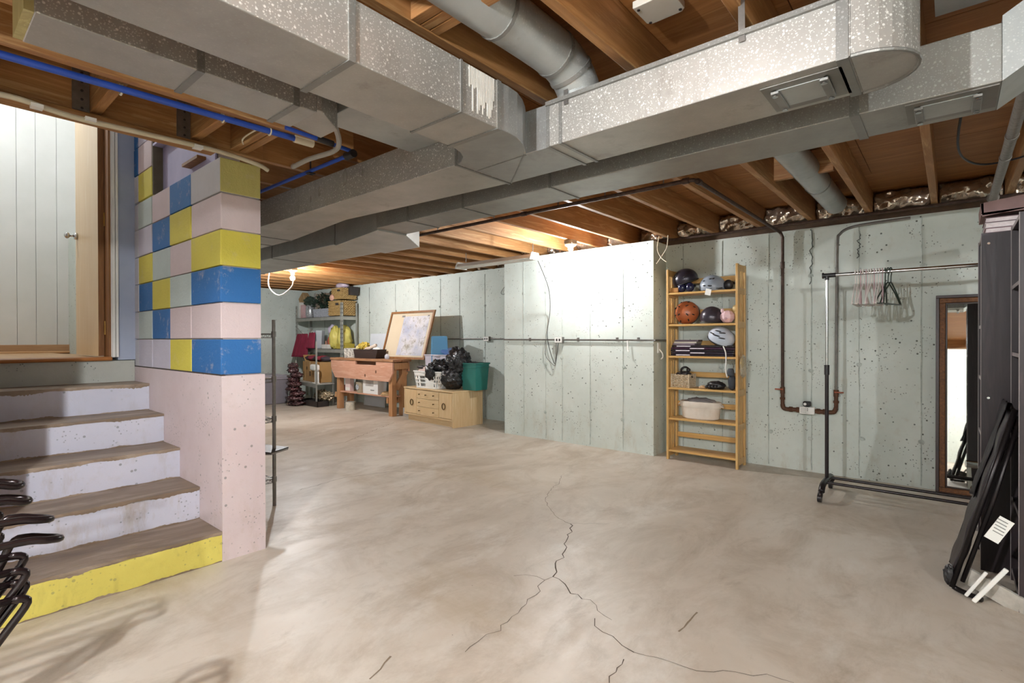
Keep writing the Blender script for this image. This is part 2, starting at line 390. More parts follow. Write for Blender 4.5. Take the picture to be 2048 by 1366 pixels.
# ---- ceiling: subfloor sheets and joists
ce = S('ceiling', G().box(-3.0, 3.2, -3.4, 1.4, SUB+.002, SUB+.05).box(-11, 3.2, 1.4, 6.0, SUB+.002, SUB+.05), M_PLY)
rr = random.Random(11)
yb = [-3.4, -2.2, -1.0, .2, 1.42, 2.64, 3.0, 4.22, 4.75, 5.34, 5.98]
for i in range(len(yb)-1):
    x = 3.2
    while x > (-3.0 if yb[i] < 1.3 else -10.9):
        x2 = max(x - rr.choice([1.22, 2.44]), -3.0 if yb[i] < 1.3 else -10.9)
        B('subfloor_sheet', G().box(x2+.002, x-.002, yb[i]+.002, yb[i+1]-.002, SUB-.012, SUB), M_PLY, ce); x = x2
jm = {}
for k in range(-7, 25):
    x = -.12 - .4265*k
    if k in (6,): continue
    y0, y1 = (-3.2, 5.5) if x > -2.5 else (1.36, 5.9)
    if x > -4.3 and x < -2.3: y1 = 5.5
    key = (y0, y1)
    if key not in jm:
        o = B('joist', G().box(0, .04, y0, y1, JB, SUB-.014), M_JOIST, ce, .003); jm[key] = o; o.location.x = x
    else:
        o = jm[key].copy(); COL.objects.link(o); o.location.x = x
jA = B('joist', G().box(-2.555, -2.513, -3.2, 1.62, JB-.01, SUB-.014), M_JOIST, ce, .003)
B('joist', G().box(-2.72, -2.68, 1.62, 5.9, JB, SUB-.014), M_JOIST, ce, .003)
# header over the stair opening and its blocking
B('stair_header', G().box(-3.075, -3.035, -.6, 1.36, 2.245, SUB+.2), M_JOIST, ce, .003)
B('header_plate', G().box(-3.085, -2.995, -.6, 1.10, 2.215, 2.245), M_JOIST, ce, .003)
for y in (.17, .59, 1.005, 1.20, 1.25):
    B('blocking', G().box(-3.034, -2.556, y-.02, y+.02, JB, SUB-.014), M_JOISTX, ce, .003)
    if y < 1.1:
        hg = G().box(-3.034, -3.03, y-.085, y-.022, JB-.02, SUB-.02)
        B('joist_hanger', hg, M_STEEL, ce)
        for z in (2.27, 2.31, 2.35, 2.39, 2.43):
            B('nail', G().cyl((-3.031, y-.05, z), (-3.027, y-.05, z), .006, 8), M_DARK, ce)
B('blocking', G().box(-.965+.03, -.58, 3.9, 3.94, 2.30, SUB-.014), M_JOISTX, ce, .003)
for y in (1.09, 1.131, 1.172):
    B('header_ply', G().box(-1.359, -.974, y, y+.039, JB+.003, SUB-.014), M_JOISTX, ce, .003)
B('blocking', G().box(-.078, .305, 3.43, 3.47, 2.33, SUB-.014), M_JOISTX, ce, .003)
for x in (-1.40, -.973, -.546):
    B('ledger_strip', G().box(x+.042, x+.38, 1.4, 1.42, SUB-.04, SUB-.014), M_JOISTX, ce)

# ---- stairs
st = S('stairs', G().box(-4.64, -3.4, .16, 1.125, 0, .1), M_LANDRISER)
SX = [-3.03, -3.355, -3.685, -3.99, -4.30, -4.65]; SZ = [.165, .35, .535, .72, .905]
for i in range(5):
    g = G().m(0).box(SX[i+1]-.02 if i < 4 else -4.655, SX[i]-.004, .162, 1.128, 0 if i == 0 else SZ[i-1], SZ[i]-.012)
    so = B('step', g, M_YELRISER if i == 0 else M_RISER, st)
    n = 22; rr = random.Random(i+3)
    prof = [(SX[i] + rr.uniform(-.004, .004), .162 + .966*j/n) for j in range(n+1)]
    poly = prof + [(SX[i+1]-.018, 1.128), (SX[i+1]-.018, .162)]
    for zt, sg, hmax in ((SZ[i]-.013, -1, .016), (0 if i == 0 else SZ[i-1], 1, .012)):     # paint worn off along the riser's edges
        xs_ = SX[i]-.0032; vs = []; nn = 120; r2 = random.Random(i*7+int(sg))
        for j in range(nn+1):
            yy_ = .163 + .964*j/nn; hh = .003 + hmax*max(0, noise.noise(Vector((yy_*9, i*3.1, sg)))+.25)*r2.uniform(.6, 1.3)
            vs += [(xs_, yy_, zt), (xs_, yy_, zt + sg*hh)]
        B('worn_edge', G()._add(vs, [(2*j, 2*j+2, 2*j+3, 2*j+1) for j in range(nn)]), M_TREAD, so)
    B('tread', G().prism(poly, 2, SZ[i]-.014, SZ[i]), M_TREAD, so)
S('landing', G().box(-4.95, -4.65, -.2, 1.128, 0, 1.06), M_LANDRISER)
S('wall_stair_left', G().box(-4.9, -3.03, -.6, .158, 0, 3.2), M_PINKWALL)

# ---- pink pier and the painted block wall beside the stairs
sw = S('wall_stair', G().box(-4.75, -3.03, 1.129, 1.362, 0, 1.012), M_PINKWALL)
core = B('mortar', G().box(-4.74, -3.065, 1.150, 1.338, 1.012, 2.215).box(-4.74, -3.30, 1.21, 1.338, 2.21, 3.2).box(-4.74, -4.26, 1.150, 1.338, 2.21, 3.2), pm('#c9bfba', '#b8ada6', 30, .8), sw)
cols = [(-3.50, -3.052), (-3.88, -3.50), (-4.25, -3.88), (-4.567, -4.25), (-4.735, -4.567)]
rows = ['byllw', 'pppmw', 'bmyyw'[0:5], 'yplmy', 'pyblw', 'gbplw', '..xyw', '..xpb', '.llwp', '.plml']
rows[0] = 'byllw'; rows[1] = 'ppbmw'; rows[2] = 'bmybw'; rows[3] = 'ypmyw'; rows[4] = 'pyblw'; rows[5] = 'gbpmw'; rows[6] = '..xyw'; rows[7] = '..xpb'; rows[8] = '.lllb'; rows[9] = '.lllb'
fronts = ['b', 'p', 'b', 'y', 'p', 'o']
H = .2015
for r, row in enumerate(rows):
    z0 = 1.014 + H*r + .003; z1 = 1.014 + H*(r+1) - .003
    if r == 5: z1 = 2.212
    for c, ch in enumerate(row):
        if ch in '.x': continue
        x0, x1 = cols[c]; off = random.uniform(-.002, .002)
        if c == 0:
            g = G().m(0).box(x0+.003, x1, 1.135+off, 1.352, z0, z1)
            g.mi = [0]*6; g.mi[5] = 1      # +x face carries the front colour
            B('block', g, [BLK[ch], BLK[fronts[r]]], sw, .004)
        else:
            B('block', G().box(x0+.003, x1-.003, 1.135+off, 1.33, z0, z1), BLK[ch], sw, .004)
M_NICHE = pm('#b9b4d2', '#a6a2c4', 5, .6)
B('niche_panel', G().box(-4.245, -3.30, 1.20, 1.215, 2.225, 2.62), M_NICHE, sw)
B('niche_sill', G().box(-3.70, -3.44, 1.15, 1.21, 2.30, 2.318), M_BROWN, sw)
B('niche_head', G().box(-4.245, -3.30, 1.14, 1.21, 2.56, 2.575), M_NICHE, sw)
B('niche_side', G().box(-4.25, -4.235, 1.14, 1.21, 2.225, 2.6), pm('#6b6252', '#5a5244', 12, .8), sw)
B('mortar_bed', G().prism([(-4.74, 1.012), (-4.4, 1.005), (-4.0, .998), (-3.6, 1.0), (-3.04, 1.0), (-3.04, 1.02), (-4.74, 1.02)], 1, 1.131, 1.15), pm('#4d4038', '#3a302a', 30, .8), sw)

# ---- hall at the top of the stairs
hf = S('floor_hall', G().box(-7.2, -4.95, -1.2, 1.5, 1.0, 1.07), M_LAM)
for i in range(12):
    B('floor_plank', G().box(-7.0, -4.66, .985-.19*(i+1)+.002, .985-.19*i-.001, 1.07, 1.083), M_LAM, hf, .001)
B('stair_nosing', G().prism([(-4.70, 1.062), (-4.62, 1.062), (-4.612, 1.07), (-4.615, 1.084), (-4.63, 1.09), (-4.70, 1.09)], 1, -.2, .985), wood('#b97b42', '#9a6030', '#c98f55', 1, 1.2, .3, 'oak_nosing', False), hf)
M_PANEL = pm('#e4e5e2', '#dcdeda', 3, .45)
hw = S('wall_hall', G().box(-7.3, -7.02, -1.4, 2.2, 1.0, 4.2), M_PANEL)
ys = [-1.3, -1.08, -.72, -.36, .0, .22, .6, .74, .88, 1.04, 1.3, 1.7]
for a, b in zip(ys, ys[1:]):
    B('wall_board', G().box(-7.02, -7.0, a+.0012, b-.0012, 1.16, 4.2), M_PANEL, hw, .0015)
for a, b in ((-1.3, .48), (.486, 1.7)):
    B('skirting_board', G().box(-7.0, -6.975, a, b, 1.083, 1.165), wood('#c7a27c', '#b38c66', '#d1b08b', 1, 1.2, .4, 'skirting', False), hw, .004)
B('quarter_round', G().cyl((-6.965, -1.3, 1.088), (-6.965, 1.7, 1.088), .012, 8), M_LAM, hw)
S('wall_hall_right', G().box(-7.0, -4.82, 1.34, 1.5, 1.0, 4.2), M_PANEL)
S('wall_hall_left', G().box(-7.0, -4.9, -1.4, -1.2, 1.0, 4.2), M_PANEL)
S('ceiling_hall', G().box(-7.3, -3.1, -1.4, 1.6, 4.2, 4.3), M_PANEL)
S('wall_hall_front', G().box(-3.09, -2.99, -1.4, 1.6, 2.53, 4.2), M_PANEL)
M_GREYBLUE = pm('#aab2c6', '#9aa3ba', 3, .6)
S('wall_door_return', G().box(-4.82, -4.66, 1.03, 1.34, 1.065, 3.6), M_GREYBLUE)
d = S('door_1', G().box(-5.52, -4.775, .938, .972, 1.093, 3.13), M_DOOR, bevel=.002)
B('door_edge', G().box(-4.775, -4.768, .938, .972, 1.093, 3.13), M_BROWN, d)
kb = B('door_knob', G().cyl((-5.46, .936, 2.06), (-5.46, .92, 2.06), .028, 16).cyl((-5.46, .92, 2.06), (-5.46, .89, 2.06), .009, 10).sph((-5.46, .874, 2.06), (.026, .02, .026), 14, 8), M_CHROME, d, smooth=True)
for z in (1.30, 2.1, 2.9): B('hinge', G().cyl((-4.765, .976, z-.05), (-4.765, .976, z+.05), .008, 10).box(-4.79, -4.766, .972, .976, z-.045, z+.045), pm('#b08a4a', '#94703a', 20, .35, .8), d)
t1 = S('trim_1', G().box(-4.80, -4.655, .975, .988, 1.085, 3.5), M_BROWN)
B('jamb', G().box(-4.765, -4.655, .988, 1.004, 1.085, 3.5), M_WHITE, t1)
B('stop', G().box(-4.70, -4.645, 1.004, 1.012, 1.085, 3.5), M_BROWN, t1)
B('casing', G().box(-4.66, -4.64, .992, 1.012, 1.085, 3.5).box(-4.66, -4.635, 1.014, 1.03, 1.085, 3.5), M_WHITE, t1, .003)

# rim boards closing the joist ends above the walls
B('rim_board', G().box(-4.4, 3.2, 5.5, 5.54, 2.21, SUB), M_JOISTX, ce)
B('rim_board', G().box(-10.9, -4.3, 5.9, 5.94, 2.2, SUB), M_JOISTX, ce)
B('rim_board', G().box(-10.85, -10.8, 1.1, 6.0, 2.2, SUB), M_JOIST, ce)
B('rim_board', G().box(3.1, 3.14, -3.4, 5.5, 2.2, SUB), M_JOIST, ce)
B('rim_board', G().box(-3.0, 3.2, -3.3, -3.26, 2.2, SUB), M_JOISTX, ce)
S('wall_core', G().box(-10.7, -4.76, 1.13, 1.35, 0, 2.265), M_WALL)

# ================================================================ DUCTS
ZB, ZT = 2.0, 2.18
def cleat(parent, axis, at, a0, a1, zb=ZB, zt=ZT, w=.02, t=.004):
    """drive cleat: raised band around three sides of a duct"""
    g = G()
    if axis == 1: g.box(a0-t, a1+t, at-w/2, at+w/2, zb-t, zb).box(a0-t, a0, at-w/2, at+w/2, zb, zt).box(a1, a1+t, at-w/2, at+w/2, zb, zt)
    else: g.box(at-w/2, at+w/2, a0-t, a1+t, zb-t, zb).box(at-w/2, at+w/2, a0-t, a0, zb, zt).box(at-w/2, at+w/2, a1, a1+t, zb, zt)
    B('cleat', g, M_CLEAT, parent)
M_SHEET = pm('#8a8883', '#6e6a64', 3, .4, .55)
def access_panel(parent, x0, x1, y0, y1):
    p = B('access_panel', G().box(x0, x1, y0, y1, ZB-.004, ZB), M_SHEET, parent)
    B('opening_plate', G().box(x0+.04, x1-.05, y0+.035, y1-.035, ZB-.007, ZB-.004), M_GALV2, p)
    for x in (x0+.035, x1-.05):
        B('clamp_bar', G().box(x-.012, x+.012, y0+.03, y1-.03, ZB-.016, ZB-.007), M_CLEAT, p, .002)
        for y in (y0+.04, y1-.04):
            B('screw', G().lathe([(.009, -.006), (.009, -.003), (.006, 0)], (x, y, ZB-.017), 10), M_CHROME, p)
dm = T('air_duct', 'galvanised main air duct with a curved tee, running under the joists to a rounded end', 'duct')
B('branch_section', G().box(-1.566, -1.296, -3.0, 1.463, ZB, ZT), M_GALV, dm, .004)
for y in (-.4, .83, 1.26, 1.455): cleat(dm, 1, y, -1.566, -1.296, w=.022 if y != 1.26 else .01)
# curved tee
c1 = [(-1.296, 1.463), (-1.294, 1.51), (-1.30, 1.57), (-1.322, 1.63), (-1.352, 1.683), (-1.384, 1.728)]
c2 = [(-1.70, 1.632), (-1.655, 1.61), (-1.615, 1.58), (-1.585, 1.535), (-1.569, 1.49), (-1.566, 1.463)]
poly = c1 + [(-1.30, 1.73), (-1.268, 1.73), (-1.268, 2.0), (-1.70, 2.0)] + c2
B('tee_fitting', G().prism(poly, 2, ZB, ZT), m_galv('tee_steel', '#9a9a98', .15), dm, .003)
for a, b in (((-1.384, 1.72), (-1.697, 2.0)), ((-1.39, 1.735), (-1.69, 1.75))):
    B('crease', G().bar((a[0], a[1], ZB-.001), (b[0], b[1], ZB-.001), .006, .003), M_CLEAT, dm)
B('right_section', G().box(-1.268, -.215, 1.722, 2.003, ZB, ZT), M_GALV, dm, .004)
B('top_flange', G().box(-1.268, -.215, 1.71, 1.722, ZT-.016, ZT), M_CLEAT, dm)
for x in (-1.262, -1.20, -.235): cleat(dm, 0, x, 1.722, 2.003, w=.03 if x > -.3 else .014)
cap = [(-.215, 1.722)] + [(-.215 + .148*sin(a), 1.8625 - .1405*cos(a)) for a in [pi*i/14 for i in range(1, 14)]] + [(-.215, 2.003)]
B('rounded_end', G().prism(cap, 2, ZB, ZT+.03), M_GALV, dm)
rim = [(x, y, ZB) for x, y in cap]
B('end_rim', G().tube(rim, .006, 6), M_CLEAT, dm)
access_panel(dm, -.462, -.242, 1.762, 1.97)
# left run: wide box then a tapering section
B('left_section', G().prism([(-1.70, 1.632), (-1.70, 2.0), (-3.05, 1.905), (-4.0, 2.02), (-7.4, 2.02), (-7.4, 1.632)], 2, ZB, ZT), M_GALV, dm, .003)
for x, y1 in ((-1.71, 2.0), (-4.02, 2.02), (-4.35, 2.02), (-5.6, 2.02)): cleat(dm, 0, x, 1.632, y1, w=.014)
# water marks that ran down the side
M_RUN = pm('#d9d6cf', '#c4c0b8', 12, .7)
rr = random.Random(4)
for i in range(16):
    y = 1.30 + i*.0085; L = rr.uniform(.05, .17)
    B('lime_run', G().box(-1.2962, -1.2945, y-.003*rr.uniform(.6, 1.3), y+.003*rr.uniform(.6, 1.3), ZT-L, ZT-.004), M_RUN, dm)
for x, z, r in ((-2.62, 2.13, .035), (-2.9, 2.10, .022), (-3.0, 2.07, .016), (-2.45, 2.12, .014)):
    B('scale_patch', G().blob((x, 1.6315, z), (r*.6, .001, r*1.3), .7, 2.5, int(-x*20), 16, 10), pm('#8d8981', '#79756d', 20, .8), dm)
# hanger straps
for (x, y, zt) in ((-.503, 1.716, SUB-.02), (-1.17, 1.716, 2.3), (-1.0, 2.0, SUB-.02)):
    B('hanger_strap', G().bar((x, y, ZT-.035), (x-.004, y+.004, zt), .02, .0015, (0, 1, 0)), M_STEEL, dm)

d3 = T('air_duct', 'long galvanised return duct stepping wider towards the storage end, nearest the back wall', 'duct')
B('straight_section', G().box(-3.12, .12, 2.19, 2.46, ZB, ZT), m_galv('return_duct_steel', '#9b9a95', .25), d3, .004)
B('offset_section', G().prism([(-3.12, 2.20), (-3.12, 2.46), (-3.43, 2.84), (-3.9, 2.835), (-3.9, 2.335)], 2, ZB-.012, ZT), M_GALV2, d3, .003)
B('wide_section', G().box(-7.2, -3.9, 2.335, 2.83, ZB, ZT), M_GALV2, d3, .004)
B('rising_end', G().prism([(.12, ZB), (.12, ZT+.02), (.42, ZT+.2), (.42, 2.2)], 1, 2.19, 2.46), M_GALV2, d3)
for x in (-2.765, -2.24, -1.594, -.262): cleat(d3, 0, x, 2.19, 2.46, w=.03 if x > -.3 else .014)
for x in (-3.9, -5.03, -6.3): cleat(d3, 0, x, 2.335, 2.83, w=.014)
access_panel(d3, -.12, .115, 2.205, 2.41)
for x in (-.05, -.59, -1.47, -1.9): B('hanger_strap', G().bar((x, 2.464, ZB+.12), (x+.05, 2.52, JB+.02), .02, .0015), M_STEEL, d3)

d0 = T('air_duct', 'smaller galvanised duct alongside the blue pipe above the stair foot', 'duct')
B('straight_section', G().box(-1.995, -1.79, .225, 1.0, 2.05, 2.2), M_GALV, d0, .003)
B('reducer', G().prism([(-1.995, 1.0), (-1.79, 1.0), (-1.79, 1.02), (-1.90, 1.15), (-2.03, 1.15)], 2, 2.06, 2.2), M_GALV, d0, .003)
B('cut_end', G().box(-1.99, -1.795, .205, .226, 2.052, 2.2), wood('#b5a873', '#9a8d5c', '#c4b884', 2, 1, .6, 'end_board', False), d0)
for y in (.61, .92): cleat(d0, 1, y, -1.995, -1.79, 2.05, 2.2, .022)
B('flat_tail', G().box(-2.03, -1.80, 1.152, 1.628, 2.13, 2.205), M_GALV2, d0, .003)

def round_duct(name, label, pts, r, bands):
    t = T(name, label, 'duct')
    B('pipe', G().tube(pts, r, 24), M_GALV2, t, smooth='auto')
    P = [Vector(p) for p in pts]
    for i in bands:
        d = (P[i+1]-P[i]).normalized(); B('crimp_ring', G().cyl(P[i]-d*.008, P[i]+d*.008, r+.004, 24), M_CLEAT, t, smooth='auto')
    return t
round_duct('round_duct', 'round galvanised branch pipe dropping onto the main duct between two joists',
    smoothp([(-1.18, -1.0, 2.325), (-1.18, .6, 2.325), (-1.18, 1.2, 2.325), (-1.18, 1.60, 2.325), (-1.175, 1.73, 2.30), (-1.17, 1.80, 2.24), (-1.17, 1.81, 2.182)], 4), .088, [9, 13, 17])
round_duct('round_duct', 'round galvanised branch pipe running to the back wall between joists', [(-.74, 2.5, 2.34), (-.74, 3.2, 2.34), (-.74, 4.3, 2.34), (-.74, 5.08, 2.34)], .083, [1, 2])
sp = B('pan_sheet', G().box(-.04, 1.2, 1.6, 2.18, JB-.006, JB-.002), m_galv('pan_steel', '#a5a5a2', .1), label='flat galvanised sheet closing the joist bay above the rounded duct end', cat='sheet')

# ================================================================ PIPES AND CABLES
def pipe(name, label, cat, pts, r, mat, n=10, clips=(), fit=(), cm=None, group=None):
    t = T(name, label, cat, group)
    B('run', G().tube(pts, r, n), mat, t, smooth='auto')
    for c in clips: B('clip', c, cm or M_CREAM, t)
    for p, q, rr_ in fit: B('coupling', G().cyl(p, q, rr_, 12), cm or mat, t, smooth='auto')
    return t
strap = lambda x, y, z, r: G().torus((x, y, z), r+.003, .004, (pi/2, 0, 0), 14, 6).box(x-.008, x+.008, y-.006, y+.006, z+r, z+.03)
pipe('water_pipe', 'thick bright blue water pipe along the joist above the stair foot', 'pipe', [(-2.62, -1.0, 2.235), (-2.60, .22, 2.235), (-2.55, 1.36, 2.235)], .0145, M_BLUE, 12,
     [strap(-2.603, .59, 2.235, .014), strap(-2.575, .97, 2.235, .014), strap(-2.562, 1.18, 2.235, .014)], [((-2.553, 1.30, 2.235), (-2.55, 1.40, 2.235), .02)], M_CREAM)
pipe('water_pipe', 'slim blue water pipe crossing behind the top of the painted block pillar', 'pipe', [(-4.6, 1.56, 2.20), (-2.46, 1.56, 2.20), (-2.44, 1.55, 2.215), (-2.44, 1.2, 2.23)], .011, M_BLUE, 10,
     [G().bar((-2.87, 1.56, 2.18), (-2.87, 1.56, 2.26), .012, .004, (0, 1, 0)).box(-2.89, -2.85, 1.54, 1.58, 2.183, 2.188)], [((-2.49, 1.56, 2.20), (-2.42, 1.56, 2.20), .022), ((-2.44, 1.45, 2.222), (-2.44, 1.36, 2.226), .016)], M_BLACK)
pipe('conduit', 'grey plastic conduit bending away behind the blue pipes', 'conduit', smoothp([(-2.95, 1.50, 2.235), (-2.85, 1.45, 2.195), (-2.7, 1.46, 2.205), (-2.45, 1.46, 2.19), (-2.3, 1.40, 2.19), (-2.1, 1.25, 2.215), (-1.9, 1.2, 2.225)], 5), .013, pm('#a9a49c', '#99948c', 10, .5), 10)
pipe('cable', 'thick cream cable clipped along the header over the stairs to the block pillar', 'cable', smoothp([(-2.95, -.6, 2.20), (-2.97, .1, 2.20), (-2.98, .3, 2.222), (-2.985, .5, 2.205), (-2.98, .8, 2.21), (-2.98, 1.1, 2.215), (-2.985, 1.30, 2.20), (-3.0, 1.37, 2.185)], 6), .012, pm('#cfc5ac', '#beb398', 10, .5), 10,
     [G().box(-3.0, -2.96, y-.02, y+.02, 2.20, 2.216) for y in (.38, .56, 1.0)], [], M_PLWHITE)
pipe('cable', 'thin pale cable drooping between blocking beside the blue pipe', 'cable', smoothp([(-2.95, 1.22, 2.27), (-2.8, 1.15, 2.25), (-2.65, 1.15, 2.255), (-2.57, 1.18, 2.26)], 5), .004, M_CREAM, 6)
ells = lambda p, r: (Vector(p)-Vector((0, .02, 0)), Vector(p)+Vector((0, .02, 0)), r)
gp = pipe('gas_pipe', 'black iron gas pipe under the joists dropping down the wall beside the wooden shelf', 'pipe',
     [(-9.2, 3.19, 2.2), (-1.26, 3.19, 2.2), (-1.225, 3.20, 2.2), (-1.214, 3.24, 2.2), (-1.214, 5.24, 2.2), (-1.205, 5.275, 2.19), (-1.19, 5.285, 2.15), (-1.19, 5.285, .76)], .0135, M_PIPE, 10, [],
     [((-1.29, 3.19, 2.2), (-1.25, 3.19, 2.2), .019), ((-1.214, 3.24, 2.2), (-1.214, 3.28, 2.2), .019), ((-1.19, 5.285, 1.86), (-1.19, 5.285, 1.92), .018), ((-2.6, 3.19, 2.2), (-2.55, 3.19, 2.2), .018), ((-4.2, 3.19, 2.2), (-4.15, 3.19, 2.2), .018)])
for x in (-1.42, -1.85, -2.25, -2.9, -3.6): B('pipe_hook', G().bar((x, 3.19, 2.19), (x, 3.20, JB-.001), .012, .003), M_STEEL, gp)
va = T('gas_valve', 'rusty pipe loop with red-handled shutoffs and white meter box on the concrete wall', 'valve')
y = 5.285
B('left_shutoff', G().cyl((-1.19, y, .76), (-1.19, y, .70), .02, 12).cyl((-1.19, y, .70), (-1.19, y, .60), .016, 12).cyl((-1.19, y, .665), (-1.19, y, .645), .024, 6), M_RUST, va, smooth='auto')
B('right_shutoff', G().cyl((-.765, y, .76), (-.765, y, .70), .02, 12).cyl((-.765, y, .70), (-.765, y, .60), .016, 12).cyl((-.765, y, .665), (-.765, y, .645), .024, 6), M_RUST, va, smooth='auto')
B('lower_loop', G().tube(smoothp([(-1.19, y, .60), (-1.185, y, .575), (-1.165, y, .56), (-1.1, y, .56), (-.95, y, .56), (-.80, y, .56), (-.775, y, .575), (-.765, y, .60)], 4), .019, 12), M_RUST, va, smooth='auto')
for x in (-1.12, -1.06, -.90, -.85): B('coupling', G().cyl((x-.014, y, .56), (x+.014, y, .56), .026, 6), M_RUST, va)
for x, s in ((-1.215, -1), (-.74, 1)): B('red_handle', G().box(x-.035, x+.035, y-.03, y-.022, .735, .747), pm('#a8532e', '#8a4225', 20, .5), va, .002)
B('meter_box', G().box(-1.045, -.925, y-.035, y+.02, .53, .595), M_PLWHITE, va, .004)
B('meter_dial', G().box(-1.02, -.955, y-.03, y+.015, .598, .645), M_BLACK, va, .012)
B('dial_face', G().cyl((-1.0, y-.031, .62), (-1.0, y-.034, .62), .012, 14), M_PLWHITE, va)
for i in range(4): B('print_line', G().box(-1.035+.0*i, -.99, y-.0362, y-.035, .545+i*.012, .548+i*.012), pm('#8b8b88', None, 8, .6), va)
B('print_marks', G().box(-.983, -.977, y-.0362, y-.035, .56, .568).box(-.983, -.977, y-.0362, y-.035, .575, .583), M_BLACK, va)
pipe('gas_riser', 'grey steel riser curving from the wall top down to the right shutoff', 'pipe', smoothp([(-.25, 5.295, 2.185), (-.5, 5.295, 2.18), (-.66, 5.295, 2.165), (-.735, 5.29, 2.12), (-.755, 5.285, 2.03), (-.76, 5.285, 1.5), (-.765, 5.285, .762)], 6), .012, M_STEEL, 10)
pipe('water_pipe', 'dark iron pipe running along the top of the back wall under the joists', 'pipe', [(-2.45, 5.2, 2.242), (3.0, 5.2, 2.242)], .0135, M_PIPE, 10)
pipe('water_pipe', 'short pitted iron pipe crossing under the round branch duct', 'pipe', [(-1.05, 3.05, 2.24), (-.50, 3.05, 2.24)], .012, pm('#6a635e', '#a49c95', 60, .6, .4), 10)
pipe('drain_pipe', 'thick pitted grey pipe descending to the back wall above the dark bookcases', 'pipe', [(.227, 2.62, 2.2), (.227, 4.96, 2.2), (.227, 5.0, 2.19)], .024, pm('#77706b', '#8f8882', 40, .45, .5, .3), 14, [], [((.227, 3.5, 2.2), (.227, 3.54, 2.2), .027), ((.227, 3.9, 2.2), (.227, 3.93, 2.2), .027), ((.227, 4.98, 2.2), (.227, 5.005, 2.2), .034)])
pipe('cable', 'black cable hanging in a loop beside the thick descending pipe', 'cable', smoothp([(.12, 3.0, 2.44), (.05, 3.35, 2.36), (.03, 3.75, 2.25), (.10, 4.05, 2.23), (.22, 4.15, 2.235), (.36, 4.1, 2.26), (.42, 4.0, 2.4)], 6), .006, M_BLACK, 6)
pipe('conduit', 'galvanised conduit along the concrete walls with outlet boxes', 'conduit', [(-6.2, 5.72, 1.215), (-4.42, 5.72, 1.215), (-4.40, 5.70, 1.215), (-4.40, 5.03, 1.21), (-4.37, 5.0, 1.205), (-2.36, 5.0, 1.195), (-2.325, 5.01, 1.195), (-2.325, 5.3, 1.195)], .0095, M_STEEL, 8,
     [G().box(x-.012, x+.012, 4.995, 5.012, 1.185, 1.225) for x in (-3.95, -3.25, -2.75, -2.5)], [], M_STEEL)
def outlet(x, y, z, label):
    t = T('outlet_box', label, 'outlet')
    B('box', G().box(x-.055, x+.055, y-.045, y, z-.035, z+.035), M_STEEL, t, .004)
    B('cover', G().box(x-.05, x+.05, y-.049, y-.045, z-.032, z+.032), M_PLWHITE, t, .002)
    for dx in (-.02, .02): B('socket', G().box(x+dx-.011, x+dx+.011, y-.051, y-.049, z-.014, z+.014), M_DARK, t)
outlet(-3.50, 5.012, 1.2, 'small steel outlet box with plugged cord on the projecting wall conduit')
outlet(-5.33, 5.732, 1.215, 'small outlet box on the far wall conduit above the teal bin')
pipe('power_cord', 'thin black cord hanging from the shop light end down to the wall outlet', 'cord', smoothp([(-3.46, 4.52, 2.08), (-3.52, 4.8, 1.8), (-3.62, 4.97, 1.55), (-3.68, 4.995, 1.3), (-3.66, 4.99, 1.15), (-3.61, 4.99, 1.0), (-3.56, 4.985, .92), (-3.53, 4.985, 1.05), (-3.50, 4.968, 1.16)], 6), .004, M_BLACK, 6)
pipe('power_cord', 'short white extension lead hanging in a loop under the wall outlet', 'cord', smoothp([(-3.70, 4.985, 1.2), (-3.705, 4.985, 1.12), (-3.69, 4.985, 1.0), (-3.60, 4.98, .92), (-3.56, 4.985, .9), (-3.55, 4.985, 1.0), (-3.53, 4.97, 1.17)], 6), .004, pm('#6f6d6a', '#5e5c59', 10, .5), 6)
pipe('power_cord', 'white looped cord hanging beside the far bare bulb', 'cord', smoothp([(-7.62, 3.5, 2.24), (-7.55, 3.45, 2.0), (-7.45, 3.5, 1.87), (-7.33, 3.55, 1.86), (-7.2, 3.62, 1.97), (-7.22, 3.66, 2.08)], 6), .008, M_PLWHITE, 8)
pipe('twine', 'loose cream twine ends hanging from the pipe by the wooden shelf', 'twine', smoothp([(-2.26, 4.98, 2.25), (-2.27, 4.96, 2.12), (-2.23, 4.96, 2.03), (-2.17, 4.95, 1.98)], 5), .005, M_CREAM, 6)
pipe('twine', 'second cream twine end crossing the first by the wooden shelf', 'twine', smoothp([(-2.17, 4.99, 2.25), (-2.17, 4.965, 2.13), (-2.22, 4.965, 2.05), (-2.28, 4.96, 1.97)], 5), .005, M_CREAM, 6)
pipe('cable', 'pair of thin loose wires looping on the far wall above the sideboard', 'cable', smoothp([(-4.78, 5.73, 2.2), (-4.95, 5.725, 2.02), (-5.06, 5.725, 1.9), (-5.0, 5.725, 1.87), (-4.93, 5.725, 1.98), (-4.85, 5.73, 2.22)], 6), .003, M_DARK, 6)
hk = T('wall_hook', 'small white hook hanging from the conduit on the projecting wall', 'hook')
B('shank', G().bar((-2.62, 4.99, 1.19), (-2.615, 4.985, 1.09), .014, .006, (0, 1, 0)), M_PLWHITE, hk); B('tip', G().cyl((-2.615, 4.985, 1.09), (-2.60, 4.975, 1.075), .007, 8), M_PLWHITE, hk)
hk = T('wall_hook', 'white bracket hook on the shadowed side of the projecting wall by the shelf', 'hook')
B('plate', G().box(-2.338, -2.325, 5.1, 5.16, 1.06, 1.17), M_PLWHITE, hk, .003); B('arm', G().tube(smoothp([(-2.325, 5.13, 1.1), (-2.29, 5.12, 1.06), (-2.28, 5.11, 1.02), (-2.3, 5.11, 1.0)], 4), .007, 8), M_PLWHITE, hk)

